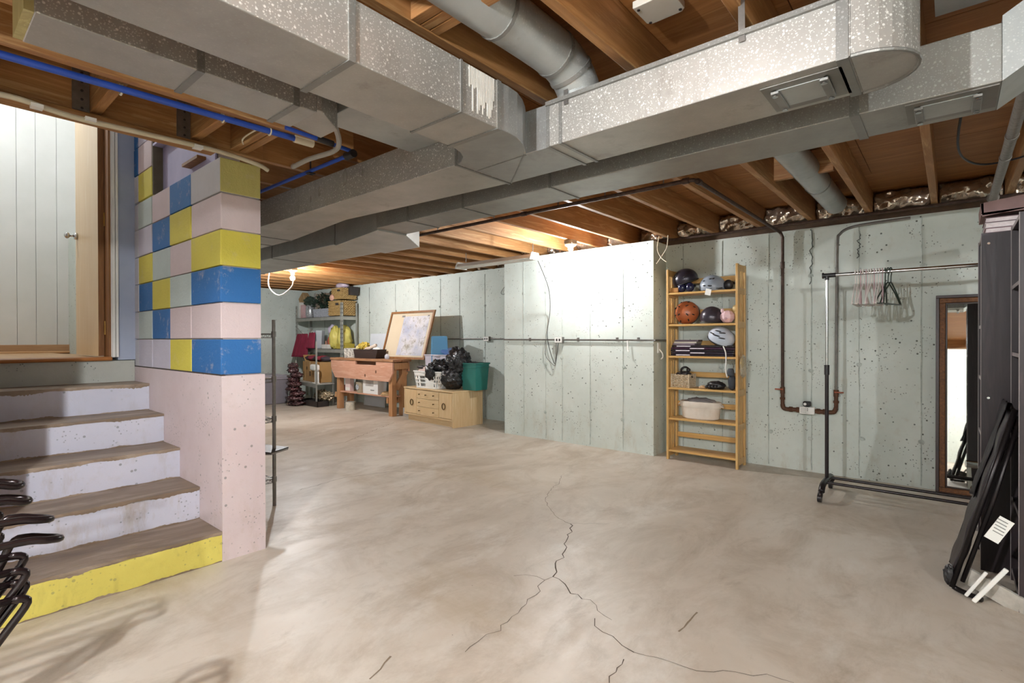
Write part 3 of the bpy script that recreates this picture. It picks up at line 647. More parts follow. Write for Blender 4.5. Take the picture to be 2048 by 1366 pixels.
# ---- shop light, cover plate, foil insulation
sl = T('shop_light', 'long white fluorescent shop light hanging by its end from the joists', 'light')
B('housing', G().prism([(4.36, 2.085), (4.40, 2.13), (4.50, 2.13), (4.54, 2.085)], 0, -4.58, -3.46), M_WHITE, sl)
B('tube_lamp', G().cyl((-4.56, 4.43, 2.083), (-3.48, 4.43, 2.083), .013, 12), M_PLWHITE, sl, smooth='auto')
B('tube_lamp', G().cyl((-4.56, 4.48, 2.083), (-3.48, 4.48, 2.083), .013, 12), M_PLWHITE, sl, smooth='auto')
for x in (-4.59, -3.45): B('end_cap', G().prism([(4.355, 2.07), (4.39, 2.15), (4.51, 2.15), (4.545, 2.07)], 0, x-.012, x+.012), M_PLWHITE, sl, .003)
for x in (-4.5, -3.47): B('hanging_chain', G().tube([(x, 4.45, 2.15), (x, 4.45, JB)], .004, 6), M_STEEL, sl)
cp = T('cover_plate', 'white square electrical cover plate on the subfloor between joists', 'cover plate')
B('plate', G().prism([(-.90, 1.755), (-.76, 1.755), (-.75, 1.77), (-.75, 1.875), (-.765, 1.89), (-.885, 1.89), (-.90, 1.875)], 2, SUB-.04, SUB-.013), pm('#d8d5cb', '#cbc7bb', 5, .4), cp, .003)
for x, y in ((-.885, 1.775), (-.885, 1.875), (-.765, 1.775), (-.765, 1.87)): B('screw', G().cyl((x, y, SUB-.043), (x, y, SUB-.039), .006, 10), M_DARK, cp)
M_FOIL = pm('#b99f85', '#e2dcd2', 9, .18, .8, .5)
for k in range(-2, 13):
    x1 = -.12 - .4265*k - .01; x0 = x1 - .366
    yy = 5.40 if x0 > -4.5 else 5.84
    g = G(); sd = k*1.7
    def fo(u, v, x0=x0, x1=x1, yy=yy, sd=sd):
        p = Vector((x0+(x1-x0)*u, yy - .05*sin(pi*v) - .03, (2.262 if x0 > -2.4 else 2.27) + .17*v)); q = Vector((u*5+sd, v*3, sd))
        return p + Vector((0, noise.noise(q)*.05 + .03*noise.noise(q*3), noise.noise(q*2.2)*.018*(1-v)+.01))
    g.grid(fo, 22, 10)
    B('foil_insulation', g, M_FOIL, solid=.003, smooth=True, label='crumpled foil-faced insulation stuffed between joist ends above the wall', cat='insulation', group='foil insulation along the wall top')

# ================================================================ WOODEN SHELF AND ITS CONTENTS
bs = T('bookshelf', 'tall pine folding bookshelf with slatted sides standing against the concrete wall', 'bookshelf')
SX0, SX1, SY0, SY1 = -2.185, -1.495, 4.98, 5.235
for x in (SX0, SX1-.022):
    top0 = 1.905
    for y in (SY0, SY1-.04):
        B('post', G().box(x, x+.022, y, y+.04, 0, top0), M_PINE, bs, .003)
    for z in (.06, .38, .70, 1.02, 1.34, 1.655, 1.87):
        B('side_rail', G().box(x+.002, x+.02, SY0+.04, SY1-.04, z-.03, z+.03), M_PINE, bs, .002)
    for y in (SY0+.075, SY0+.118, SY0+.160):
        B('side_slat', G().box(x+.006, x+.016, y-.011, y+.011, .06, 1.86), M_PINE, bs, .001)
SHZ = [.10, .42, .725, 1.04, 1.355, 1.67]
for z in SHZ:
    B('shelf', G().box(SX0+.022, SX1-.022, SY0+.004, SY1-.012, z-.02, z), M_PINEX, bs, .003)
    B('back_rail', G().box(SX0+.022, SX1-.022, SY1-.03, SY1-.014, z+.10, z+.15), M_PINEX, bs, .003)

def helmet(label, c, r, shell, tilt=(0, 0, 0), vents=(), rim=M_BLACK, strap=None, group=None):
    """c = base centre; shell dome with rim, vent slots and pads"""
    t = T('helmet', label, 'helmet')
    from mathutils import Euler
    R = Euler(tilt).to_matrix(); C = Vector(c)
    def dome(rad, lo):
        g = G(); g.sph((0, 0, 0), rad, 28, 14, lambda d: 1 + .05*d.x*abs(d.x) - .03*max(0, -d.z), 0, lo)
        return g
    def put(g): g.v = [tuple(C + R @ Vector(p)) for p in g.v]; return g
    B('shell', put(dome(r, .60)), shell, t, smooth='auto')
    th = pi*.60; g = G()
    ring = [Vector((sin(th)*cos(a)*r[0]*(1+.05*sin(th)*cos(a)*abs(cos(a))), sin(th)*sin(a)*r[1], cos(th)*r[2])) for a in [2*pi*i/28 for i in range(28)]]
    B('rim', put(G().tube([p*1.005 for p in ring], .006, 6, closed=True)), rim, t, smooth=True)
    B('lining', put(dome(tuple(q*.9 for q in r), .62)), M_BLACK, t, smooth=True)
    for az, el, L, ang in vents:
        d = Vector((cos(el)*cos(az), cos(el)*sin(az), sin(el)))
        p = Vector((d.x*r[0], d.y*r[1], d.z*r[2]))*1.0
        u = Vector((-sin(az), cos(az), 0)); v = d.cross(u); ax = u*cos(ang) + v*sin(ang)
        B('vent', put(G().tube([p-ax*L, p-ax*L*.5, p+ax*L*.5, p+ax*L], [.003, .0065, .0065, .003], 8)), M_BLACK, t, smooth=True)
    if strap: B('chin_strap', G().tube(smoothp(strap[0], 6), .006, 6), strap[1], t)
    return t
M_HBLK = pm('#2b2730', '#35303a', 6, .28, .3); M_HGREY = pm('#8f97a1', '#848c97', 6, .35); M_HOR = pm('#b5673f', '#a85b35', 6, .35)
M_HDK = pm('#3a343c', '#453f47', 6, .3, .3); M_HWHT = pm('#c9d0db', '#b6bfce', 5, .3); M_NAVY = pm('#20223f', '#191b33', 6, .15)
helmet('glossy black snow helmet tipped over two navy goggle lenses on the top shelf', (-2.045, 5.11, 1.80), (.125, .115, .115), M_HBLK, (.15, -.35, 0), [(-1.9, .6, .02, 1.2), (-1.2, .2, .015, 0)])
helmet('matt grey skate helmet with small vents on the top shelf', (-1.775, 5.11, 1.715), (.125, .108, .115), M_HGREY, (.1, .12, 0), [(-1.9, .1, .015, 0), (-1.45, .12, .02, 0), (-1.5, .75, .014, .3), (-1.2, .8, .012, .5), (-2.1, .5, .012, .2)], strap=([(-1.70, 5.02, 1.69), (-1.67, 4.99, 1.685), (-1.64, 5.0, 1.69)], M_BLACK))
tg = T('price_tag', 'white paper tag hanging over the edge of the top shelf under the grey helmet', 'tag')
B('tag_paper', G().obox((-1.765, 4.976, 1.655), (.055, .002, .06), (.1, .25, 0)), M_PLWHITE, tg); B('tag_string', G().tube([(-1.76, 4.98, 1.68), (-1.74, 5.0, 1.695)], .0015, 5), M_BLACK, tg)
def goggles(label, xs, y, z, r, m):
    t = T('goggles', label, 'goggles')
    for x in xs: B('lens', G().sph((x, y, z), (r, r*.75, r*1.12), 16, 10), m, t, smooth=True)
    B('strap', G().tube(smoothp([(xs[0], y+.02, z+r*.5), ((xs[0]+xs[-1])/2, y+.05, z+r*.8), (xs[-1]+r, y+.03, z+r*.3)], 5), .012, 6), M_BLACK, t)
goggles('pair of glossy navy goggle lenses in front of the black snow helmet', (-2.045, -1.962), 5.03, 1.718, .042, M_NAVY)
goggles('small black goggles beside the grey helmet on the top shelf', (-1.615,), 5.09, 1.722, .045, M_BLACK)
B('wood_block', G().box(-2.155, -2.07, 5.0, 5.06, 1.671, 1.72), wood('#c08a48', '#a06c30', '#d0a060', 0, 2, .5, 'small_block_wood'), bevel=.008, label='small rounded wooden block at the end of the top shelf', cat='block')
helmet('orange bike helmet stood on edge showing its dark vent slots on the second shelf', (-2.04, 5.14, 1.473), (.118, .118, .11), M_HOR, (pi/2*.85, 0, 0),
       [(a, e, .016, g_) for a, e, g_ in ((.4, .5, 1.2), (1.2, .55, 1.3), (2.0, .5, 1.7), (2.8, .6, 1.9), (3.6, .6, 1.2), (4.4, .45, 1.5), (5.2, .5, 1.3), (5.9, .55, 1.6), (.9, 1.05, 1.2), (2.4, 1.05, 1.6), (4.0, 1.05, 1.2), (5.5, 1.0, 1.6))])
helmet('dark charcoal helmet with satin shell in the middle of the second shelf', (-1.78, 5.11, 1.415), (.112, .11, .11), M_HDK, (.1, .1, 0), [(-1.3, .95, .012, .4)])
pt = T('toy', 'pale pink faceted toy at the end of the second shelf', 'toy')
B('body', G().sph((-1.62, 5.08, 1.418), (.068, .06, .063), 7, 5), pm('#e3c3c6', '#d8b4b8', 5, .5), pt); B('nose', G().cyl((-1.615, 5.022, 1.40), (-1.613, 5.014, 1.40), .012, 10), pm('#b98e95', None, 5, .5), pt); B('ear', G().sph((-1.66, 5.06, 1.475), (.018, .014, .022), 8, 5), pm('#e3c3c6', '#d8b4b8', 5, .5), pt)
by = T('ball', 'pale yellow ball resting behind the pink toy', 'ball')
B('skin', G().sph((-1.553, 5.135, 1.478+.02), .038, 16, 10), pm('#e6cf9a', '#dcc28a', 5, .4), by, smooth=True); B('stub', G().cyl((-1.553, 5.135, 1.356), (-1.553, 5.135, 1.465), .02, 10), pm('#e6cf9a', '#dcc28a', 5, .4), by)
# stack of flat dark cases
rr = random.Random(3); z = 1.041
cc = ['#241c28', '#2a2230', '#1f1a22', '#3b1f38', '#2a2328']
lb = ['lowest', 'second lowest', 'middle', 'second highest', 'highest']
for i in range(5):
    t = T('board_case', 'flat dark case, %s of the stack of five under the white helmet' % lb[i], 'case', 'flat cases on the third shelf')
    x0 = -2.15 + rr.uniform(0, .012); x1 = -1.545 + rr.uniform(-.01, .01)
    B('lid', G().box(x0, x1, 5.0+rr.uniform(0, .01), 5.2, z, z+.019), pm(cc[i], None, 8, .3), t, .003)
    B('spine', G().box(x0+.14*((i % 2)+.4), x0+.14*((i % 2)+1.4), 4.996, 5.0, z+.004, z+.015), pm('#d5cfd6', '#b9b2bb', 20, .4), t); z += .0215
for i, (c_, lab) in enumerate((('#8d7f8a', 'grey'), ('#c9c2b4', 'cream'), ('#57474f', 'plum'))):
    t = T('magazine', 'thin %s magazine on the stack of dark cases' % lab, 'magazine', 'magazines on the third shelf')
    B('pages', G().obox((-2.02+.01*i, 5.10, z+.008+i*.017), (.22, .17, .015), (0, 0, .06*i)), pm(c_, None, 20, .5), t); B('cover', G().obox((-2.02+.01*i, 5.10, z+.0165+i*.017), (.224, .174, .002), (0, 0, .06*i)), pm('#6a5b5f', '#b9aeb0', 15, .3), t)
t = helmet('white bike helmet with long vents and a dangling strap on the third shelf', (-1.675, 5.06, 1.222), (.125, .105, .098), M_HWHT, (.35, .45, 0), [(-2.2, .45, .03, .3), (-1.7, .5, .035, .2), (-1.2, .45, .03, .1), (-1.9, .95, .03, .4), (-1.3, .95, .03, .3)],
       strap=([(-1.63, 4.99, 1.14), (-1.60, 4.965, 1.08), (-1.595, 4.96, 1.0), (-1.60, 4.962, .92), (-1.585, 4.965, .85)], M_WHITE))
# wicker basket with odds and ends
M_WICK = pm('#c9ae84', '#8f6f47', 38, .7, 0, .8); M_WICKL = pm('#ddcfb6', '#a98e69', 45, .7, 0, .8)
def woven(g, x0, x1, y0, y1, z0, z1, rows, th=.012, amp=.006, n=10):
    """woven side walls from wavy horizontal strands"""
    for r in range(rows):
        z = z0 + (z1-z0)*(r+.5)/rows; h = (z1-z0)/rows*.52; pts = []
        def edge(ax, ay, bx, by, nx, ny, r=r):
            for i in range(n):
                q = i/n; s_ = amp*(1 if (i+r) % 2 else -1); pts.append((ax+(bx-ax)*q+nx*s_, ay+(by-ay)*q+ny*s_, z))
        edge(x0, y0, x1, y0, 0, -1); edge(x1, y0, x1, y1, 1, 0); edge(x1, y1, x0, y1, 0, 1); edge(x0, y1, x0, y0, -1, 0)
        g.tube(pts, h, 5, closed=True)
    return g
wk = T('basket', 'small square wicker basket on the fourth shelf filled with dark odds and ends', 'basket')
B('weave', woven(G(), -2.14, -1.965, 5.005, 5.17, .727, .855, 11), M_WICKL, wk); B('base', G().box(-2.135, -1.97, 5.01, 5.165, .726, .74), M_WICK, wk)
for x, y in ((-2.14, 5.005), (-1.965, 5.005), (-2.14, 5.17), (-1.965, 5.17)): B('stake', G().cyl((x, y, .727), (x, y, .86), .009, 8), M_WICKL, wk)
B('contents', G().blob((-2.05, 5.09, .84), (.085, .075, .04), .5, 3, 4), M_DARK, wk); B('dark_loop', G().torus((-2.03, 5.07, .895), .035, .011, (1.0, .3, 0)), M_BLACK, wk, smooth=True); B('knob_piece', G().sph((-1.99, 5.06, .90), (.022, .02, .02), 12, 8), M_BLACK, wk, smooth=True)
B('bead', G().blob((-1.83, 5.03, .737), (.045, .03, .02), .25, 3, 9, 12, 8, .726), pm('#c6a57f', '#a98458', 14, .6), label='small tan block lying beside the gloves on the fourth shelf', cat='block')
gv = T('glove', 'pair of crumpled black gloves on the fourth shelf', 'gloves')
B('palm', G().blob((-1.72, 5.06, .758), (.08, .06, .045), .5, 3, 2, 24, 14, .727), M_BLACK, gv, smooth=True)
for i in range(4): B('finger', G().tube(smoothp([(-1.76+.02*i, 5.03, .765), (-1.785+.028*i, 5.005, .755), (-1.80+.032*i, 4.995, .74)], 4), [.013]*8+[.009], 8), M_BLACK, gv, smooth=True)
bt = T('glove', 'dark knit mitten standing upright at the end of the fourth shelf', 'glove')
B('hand', G().blob((-1.565, 5.04, .80), (.035, .04, .075), .25, 3, 5, 18, 12, .727), pm('#2b2f36', '#3a3f48', 30, .7), bt, smooth=True); B('cuff', G().lathe([(.028, 0), (.034, .01), (.03, .05), (.022, .07)], (-1.575, 5.03, .86), 14), pm('#33363d', '#454a52', 30, .7), bt)
# white fabric bin
fb = T('storage_bin', 'oval white fabric bin full of grey clothes on the fifth shelf', 'bin')
prof = [(.155, 0), (.17, .01), (.178, .08), (.183, .13), (.186, .165), (.18, .168), (.172, .13), (.165, .03)]
B('fabric', G().lathe(prof, (-1.885, 5.105, .421), 32, 1.05, .62), pm('#dcd3c8', '#cfc4b6', 14, .8, 0, .3), fb, smooth='auto')
B('cuff', G().lathe([(.186, .115), (.191, .12), (.193, .168), (.187, .172)], (-1.885, 5.105, .421), 32, 1.05, .62), pm('#e2dacf', '#d6ccbf', 14, .8), fb, smooth='auto')
for s_ in (-1, 1): B('handle', G().tube(smoothp([(-1.885+s_*.195, 5.07, .565), (-1.885+s_*.215, 5.09, .55), (-1.885+s_*.215, 5.12, .55), (-1.885+s_*.195, 5.14, .565)], 4), .008, 6), pm('#dcd3c8', '#cfc4b6', 14, .8), fb)
B('clothes', G().blob((-1.885, 5.105, .575), (.16, .09, .05), .45, 3, 8), pm('#8f8b8b', '#6f6b6d', 6, .8), fb, smooth=True)
# bagged yellow thing hung on the side
hb = T('hanging_bag', 'clear plastic bag with a yellow lid hanging on the side of the bookshelf', 'bag')
B('yellow_lid', G().blob((-1.475, 5.04, .985), (.018, .05, .055), .2, 3, 1, 14, 10), pm('#c9a23f', '#b08a32', 6, .3), hb, smooth=True)
B('plastic', G().blob((-1.47, 5.05, .955), (.022, .07, .10), .4, 3, 7), clear('clear_plastic', '#d8d2c0', .35, .1), hb, smooth=True)

# ================================================================ CLOTHES RACK AND HANGERS
ck = T('clothes_rack', 'rolling clothes rack with chrome top rail and black base', 'clothes rack')
M_RK = pm('#201a1c', '#2a2325', 20, .3, .3)
for x in (-.73, .80):
    B('upright', G().cyl((x, 4.62, .12), (x, 4.62, .98), .0135, 14), M_RK, ck, smooth='auto'); B('inner_tube', G().cyl((x, 4.62, .98), (x, 4.62, 1.68), .0105, 14), M_CHROME, ck, smooth='auto')
    B('collar', G().cyl((x, 4.62, .93), (x, 4.62, 1.005), .018, 14), M_BLACK, ck, smooth='auto')
    f = B('foot', G().tube(smoothp([(x, 4.40, .075), (x, 4.46, .115), (x, 4.62, .12), (x, 4.78, .115), (x, 4.84, .075)], 5), .022, 10), M_RK, ck, smooth=True)
    for y in (4.39, 4.85):
        B('caster', G().cyl((x-.022, y, .03), (x+.004, y, .03), .03, 18), M_BLACK, f, smooth='auto'); B('hood', G().sph((x-.005, y, .055), (.018, .03, .03), 12, 8), M_RK, f, smooth=True)
    s_ = -1 if x < 0 else 1
    B('corner_joint', G().cyl((x-s_*.06, 4.62, 1.695), (x+s_*.02, 4.62, 1.695), .017, 14).cyl((x, 4.62, 1.66), (x, 4.62, 1.70), .0155, 14), M_BLACK, ck, smooth='auto'); B('end_cap', G().cyl((x+s_*.02, 4.62, 1.695), (x+s_*.03, 4.62, 1.695), .023, 14), M_BLACK, ck, smooth='auto')
B('top_rail', G().cyl((-.69, 4.62, 1.695), (.76, 4.62, 1.695), .013, 16), M_CHROME, ck, smooth='auto')
for y in (4.53, 4.71): B('base_rail', G().cyl((-.73, y, .118), (.80, y, .118), .0105, 12), M_RK, ck, smooth='auto')
def hanger(x, mat, label, rz, grp):
    t = T('clothes_hanger', label, 'hanger', grp)
    c, s_ = cos(rz), sin(rz)
    R = lambda u, z: (x + u*s_, 4.62 + u*c, z)
    hook = [R(.022*sin(a)-.0, 1.699 + .021*cos(a)) for a in [-2.0+.35*i for i in range(11)]]
    B('hook', G().tube(hook + [R(0.004, 1.66), R(0, 1.615)], .004, 6), mat, t)
    B('frame', G().tube(smoothp([R(0, 1.615), R(.03, 1.60), R(.12, 1.535), R(.185, 1.475), R(.19, 1.462), R(.17, 1.458), R(-.17, 1.458), R(-.19, 1.462), R(-.185, 1.475), R(-.12, 1.535), R(-.03, 1.60)], 3, True), .0048, 6, closed=True), mat, t)
M_HW = pm('#e2dcd6', '#d5cdc6', 6, .4); M_HP = pm('#c9aeb0', '#bb9fa2', 6, .4); M_HG = pm('#2b3a30', '#1f2a24', 6, .4)
rr = random.Random(9)
hs = [('w', 'white'), ('w', 'white'), ('p', 'pale pink'), ('w', 'white'), ('p', 'pale pink'), ('w', 'white'), ('w', 'white'), ('p', 'pale pink'), ('w', 'white'), ('w', 'white'), ('p', 'pale pink'), ('g', 'dark green'), ('g', 'dark green'), ('g', 'dark green')]
for i, (k, nm) in enumerate(hs):
    hanger(-.545 + i*.0165, {'w': M_HW, 'p': M_HP, 'g': M_HG}[k], 'empty %s plastic hanger bunched on the clothes rack rail' % nm, rr.uniform(-.12, .12) + (.25 if i > 11 else 0), '%s hangers on the clothes rack' % nm)

# ================================================================ MIRROR
mr = T('mirror', 'tall mirror in a dark bronze stepped frame leaning on the back wall', 'mirror')
def lean(u, v, w_):     # u along x, v up the frame, w out of its face
    a = .075; return (-.09+u, 5.20 + v*sin(a) - w_*cos(a) - .0, v*cos(a) + w_*sin(a) + .002)
MW, MH = .56, 1.545
def fr(parent, name, i0, i1, w0, w1, mat):
    g = G()
    for (u0, u1, v0, v1) in ((i0, MW-i0, i0, i1), (i0, MW-i0, MH-i1, MH-i0), (i0, i1, i1, MH-i1), (MW-i1, MW-i0, i1, MH-i1)):
        vs = [lean(u, v, w_) for w_ in (w0, w1) for v in (v0, v1) for u in (u0, u1)]
        g._add(vs, [(0, 2, 3, 1), (4, 5, 7, 6), (0, 1, 5, 4), (2, 6, 7, 3), (0, 4, 6, 2), (1, 3, 7, 5)])
    B(name, g, mat, parent, .003)
M_BRZ = pm('#7a4f2c', '#4f321c', 60, .45, .4, .5)
fr(mr, 'outer_frame', 0, .022, 0, .035, pm('#2c1c1a', '#3a2522', 10, .4)); fr(mr, 'bronze_frame', .022, .058, 0, .026, M_BRZ); fr(mr, 'inner_frame', .058, .07, 0, .016, pm('#2c1c14', '#3a251a', 10, .4))
t_ = NT('mirror_glass'); B('glass', G()._add([lean(u, v, .008) for u, v in ((.06, .06), (MW-.06, .06), (MW-.06, MH-.06), (.06, MH-.06))], [(0, 1, 2, 3)]), t_.set(t_.ramp(t_.noise(2), [(.3, (.86, .88, .86, 1)), (.7, (.84, .86, .84, 1))]), .02, 1.0), mr)
B('backing', G()._add([lean(u, v, w_) for w_ in (-.004, .004) for v in (.01, MH-.01) for u in (.01, MW-.01)], [(0, 2, 3, 1), (4, 5, 7, 6), (0, 1, 5, 4), (2, 6, 7, 3), (0, 4, 6, 2), (1, 3, 7, 5)]), M_DARK, mr)

# ================================================================ DARK BOOKCASES AND WHAT LEANS ON THEM
M_EDGE = pm('#9a9190', '#8a8180', 10, .5)
def tower(label, x0, y0, y1, h, shelves, screws):
    t = T('bookcase', label, 'bookcase'); x1 = x0 + .30
    for y in (y0, y1-.018):
        s_ = B('side_panel', G().box(x0+.002, x1, y, y+.018, 0, h), M_DKWOOD, t, .001); B('edge_band', G().box(x0, x0+.002, y, y+.018, 0, h), M_EDGE, s_)
        if y == y0:
            for (dx, z) in screws: B('cam_screw', G().cyl((x0+dx, y, z), (x0+dx, y-.002, z), .006, 12), M_CHROME, s_)
    B('back_panel', G().box(x1-.006, x1, y0+.018, y1-.018, .02, h), M_DKWOOD, t)
    for z in shelves:
        s_ = B('shelf', G().box(x0+.006, x1-.006, y0+.018, y1-.018, z-.018, z), M_DKWOOD, t); B('edge_band', G().box(x0+.004, x0+.006, y0+.018, y1-.018, z-.018, z), M_EDGE, s_)
    return t
tower('dark brown narrow bookcase standing in front of its twin by the descending pipe', .229, 3.18, 3.60, 1.765, [.06, .42, .78, 1.14, 1.47, 1.765], [(.03, .27), (.2, .27)])
tower('dark brown narrow bookcase beside the mirror with boxes on its top', .119, 3.64, 4.0, 1.755, [.06, .42, .70, 1.0, 1.28, 1.755], [(.03, 1.70), (.13, 1.735), (.13, 1.66), (.03, .9)])
M_PAPER = pm('#d9d0cf', '#b9a9ab', 30, .6)
for i, (c_, nm) in enumerate((('#8f6a72', 'mauve'), ('#cfc6c8', 'white'), ('#6b4f55', 'plum'))):
    t = T('book', 'flat %s book in the pile on the bookcase beside the mirror' % nm, 'book', 'books on top of the bookcase'); z = 1.7555 + .027*i
    B('cover', G().box(.135, .40, 3.655, 3.96, z, z+.003).box(.135, .40, 3.655, 3.96, z+.022, z+.025), pm(c_, None, 12, .5), t); B('pages', G().box(.140, .395, 3.66, 3.955, z+.003, z+.022), M_PAPER, t)
tb = T('tray', 'brown tray tilted on top of the pile of books', 'tray')
B('tray_floor', G().obox((.30, 3.80, 1.862), (.36, .30, .012), (0, -.03, 0)), pm('#7a5a55', '#8b6a64', 10, .5), tb)
B('tray_rim', G().obox((.125, 3.80, 1.885), (.010, .30, .055), (0, -.03, 0)).obox((.30, 3.655, 1.90), (.36, .010, .07), (0, -.12, 0)), pm('#6d4d49', '#7c5a55', 10, .5), tb)
to = T('trinket', 'small teal and purple trinket on the tilted brown tray', 'trinket')
B('teal_part', G().sph((.20, 3.72, 1.895), (.025, .02, .022), 12, 8), pm('#2f6f7a', None, 10, .4), to, smooth=True); B('purple_part', G().box(.22, .26, 3.705, 3.735, 1.877, 1.91), pm('#4b3a5f', None, 10, .4), to, .004)
# folded lounge chair leaning on the bookcases
lc = T('folding_chair', 'folded black padded lounge chair leaning against the dark bookcases', 'chair')
def lp(u, v, w_): return (-.005 + .215*v/.90 - w_*.97, 3.24 + u, .03 + v*.95 - w_*.23)
g = G(); g.grid(lambda a, b: lp(.02+a*.30, .03+b*.84, .004 + .004*sin(b*23) + .003*noise.noise(Vector((a*6, b*9, 1)))), 10, 40)
B('padding', g, pm('#262022', '#322a2d', 18, .5, 0, .3), lc, solid=-.028, smooth=True)
for u in (0.0, .34): B('frame_tube', G().tube([lp(u, -.01, -.012), lp(u, .45, -.012), lp(u, .90, -.012)], .012, 10), M_BLKMET, lc, smooth=True); B('rear_tube', G().tube([lp(u, .02, -.045), lp(u, .45, -.05), lp(u, .86, -.04)], .010, 10), M_BLKMET, lc, smooth=True)
B('foot_bar', G().tube(smoothp([(.01, 3.25, .022), (.035, 3.24, .014), (.11, 3.19, .013)], 4), .012, 10), M_BLKMET, lc, smooth=True)
B('toe_cap', G().blob((-.005, 3.25, .075), (.022, .02, .05), .4, 4, 3, 14, 10), M_BLACK, lc)
B('black_cover', G().grid(lambda a, b: lp(.16+a*.20, .42+b*.50, .008+.02*noise.noise(Vector((a*3, b*3, 4)))), 14, 14), pm('#161315', '#211c1f', 8, .6), lc, solid=.004, smooth=True)
tg = B('care_tag', G().obox((.165, 3.16, .355), (.055, .003, .115), (0, .5, .2)), M_PLWHITE, lc, label='white printed care tag')
for i in range(7): B('print_line', G().obox((.165 + .045*(.5-i/6)*0.96*.55, 3.1575, .355+.085*(.5-i/6)), (.040, .001, .004), (0, .5, .2)), pm('#8b8d8a', None, 8, .6), tg)
B('white_stick', G().obox((.135, 3.15, .10), (.018, .014, .21), (0, .55, 0)), M_PLWHITE, label='white painted stick leaning under the folded lounge chair', cat='stick', bevel=.004)
B('white_stick', G().obox((.09, 3.20, .075), (.014, .012, .15), (0, .5, 0)), M_PLWHITE, label='short pointed white stick under the folded lounge chair', cat='stick', bevel=.004)
B('marble_board', G().obox((.165, 3.22, .05), (.26, .012, .085), (.12, .25, -.5)), pm('#d9d5cc', '#8f8a80', 7, .3), label='pale marbled board lying on edge behind the white stick', cat='board')
cs = T('chrome_stand', 'chrome cylinder on a slim bracket beside the foot of the mirror', 'stand')
B('cylinder', G().cyl((.10, 4.42, .235), (.20, 4.40, .235), .032, 18), M_CHROME, cs, smooth='auto'); B('bracket', G().bar((.13, 4.42, .0), (.12, 4.42, .21), .03, .008, (0, 1, 0)), M_WHITE, cs); B('foot', G().box(.08, .22, 4.36, 4.46, 0, .012), M_STEEL, cs)

# ================================================================ WORKBENCH
wbn = T('workbench', 'rough reddish wooden workbench with deep apron and lower shelf by the far wall', 'workbench')
X0, X1, Y0, Y1 = -8.42, -6.60, 4.92, 5.30
rr = random.Random(2); yy = Y0
for i in range(4):
    y2 = yy + (Y1-Y0)/4; B('top_board', G().box(X0+rr.uniform(-.01, .01), X1+rr.uniform(-.01, .01), yy+.002, y2-.002, .855, .893), wood('#b98a62', '#8a5f40', '#caa27c', 0, 1, .6, 'bench_top_wood'), wbn, .004); yy = y2
B('apron', G().prism([(X0+.03, .85), (X0+.03, .72), (X0+.16, .55), (X1-.12, .545), (X1-.01, .68), (X1-.01, .85), (-7.05, .85), (-7.05, .795), (-7.62, .795), (-7.62, .85)][::-1], 1, Y0+.012, Y0+.04), M_BENCH, wbn)
B('rear_apron', G().box(X0+.04, X1-.04, Y1-.04, Y1-.012, .7, .85), M_BENCH, wbn)
B('end_apron', G().box(X1-.05, X1-.012, Y0+.05, Y1-.05, .74, .84), M_BENCHZ, wbn)
for x in (-8.26, -6.76):
    for y in (Y0+.045, Y1-.135):
        l_ = B('leg', G().box(x, x+.09, y, y+.09, 0, .855), M_BENCHZ, wbn, .004)
    B('cross_rail', G().box(x-.04, x-.002, Y0+.03, Y1-.05, .20, .29), M_BENCHZ, wbn, .003)
B('brace', G().bar((-6.715, Y0+.15, .42), (-6.68, Y1-.06, .70), .035, .09, (0, -.5, 1)), M_BENCHZ, wbn)
for y in (Y0+.06, Y0+.19): B('lower_shelf_board', G().box(-8.2, -6.72, y-.002, y+.118, .292, .312), M_BENCH, wbn, .003)
for x, z in ((-7.35, .62), (-7.05, .69)): B('knot', G().sph((x, Y0+.012, z), (.02, .002, .026), 12, 6), pm('#6b4530', None, 20, .6), wbn)

def rbox(name, label, cat, x0, x1, y0, y1, z0, z1, mat, bevel=.006, extras=(), group=None, rz=0):
    t = T(name, label, cat, group); B('body', G().box(x0, x1, y0, y1, z0, z1), mat, t, bevel)
    for nm, g, m_ in extras: B(nm, g, m_, t)
    return t
# framed picture leaning on the bench
pc = T('picture_frame', 'large faded picture in a thin brown frame leaning on the wall behind the workbench', 'picture')
def pl(u, v, w_): a = .24; return (-7.28+u + .06*v, 5.22 + v*sin(a)*1.0 - w_, .895 + v*cos(a))
def pq(g, u0, u1, v0, v1, w0, w1):
    return g._add([pl(u, v, w_) for w_ in (w0, w1) for v in (v0, v1) for u in (u0, u1)], [(0, 2, 3, 1), (4, 5, 7, 6), (0, 1, 5, 4), (2, 6, 7, 3), (0, 4, 6, 2), (1, 3, 7, 5)])
PW, PH = 1.10, .80
g = G(); pq(g, 0, PW, 0, .035, 0, .03); pq(g, 0, PW, PH-.035, PH, 0, .03); pq(g, 0, .035, .035, PH-.035, 0, .03); pq(g, PW-.035, PW, .035, PH-.035, 0, .03)
B('frame', g, M_BROWN, pc)
B('mat_board', pq(G(), .03, PW-.03, .03, PH-.03, 0, .012), pm('#c9b899', '#bfad8c', 3, .5), pc)
t_ = NT('faded_print'); f = t_.noise(4, 8, .7); f2 = t_.noise(16, 6, .7)
sep = t_.n('ShaderNodeSeparateXYZ'); t_.l(t_._co.outputs['Object'], sep.inputs[0])
c = t_.ramp(f, [(.35, lin('#9fa4ba')), (.52, lin('#c9c7cc')), (.7, lin('#9a8e70'))]); c = t_.mix(t_.ramp(f2, [(.5, 0.0), (.66, .7)]), c, lin('#6d6a66'))
B('print', pq(G(), .36, PW-.10, .06, PH-.09, .010, .0135), t_.set(c, .35), pc)
g = G()
for (u0, u1, v0, v1) in ((.30, .38, .70, .73), (.95, .99, .70, .72)): pq(g, u0, u1, v0, v1, .012, .0145)
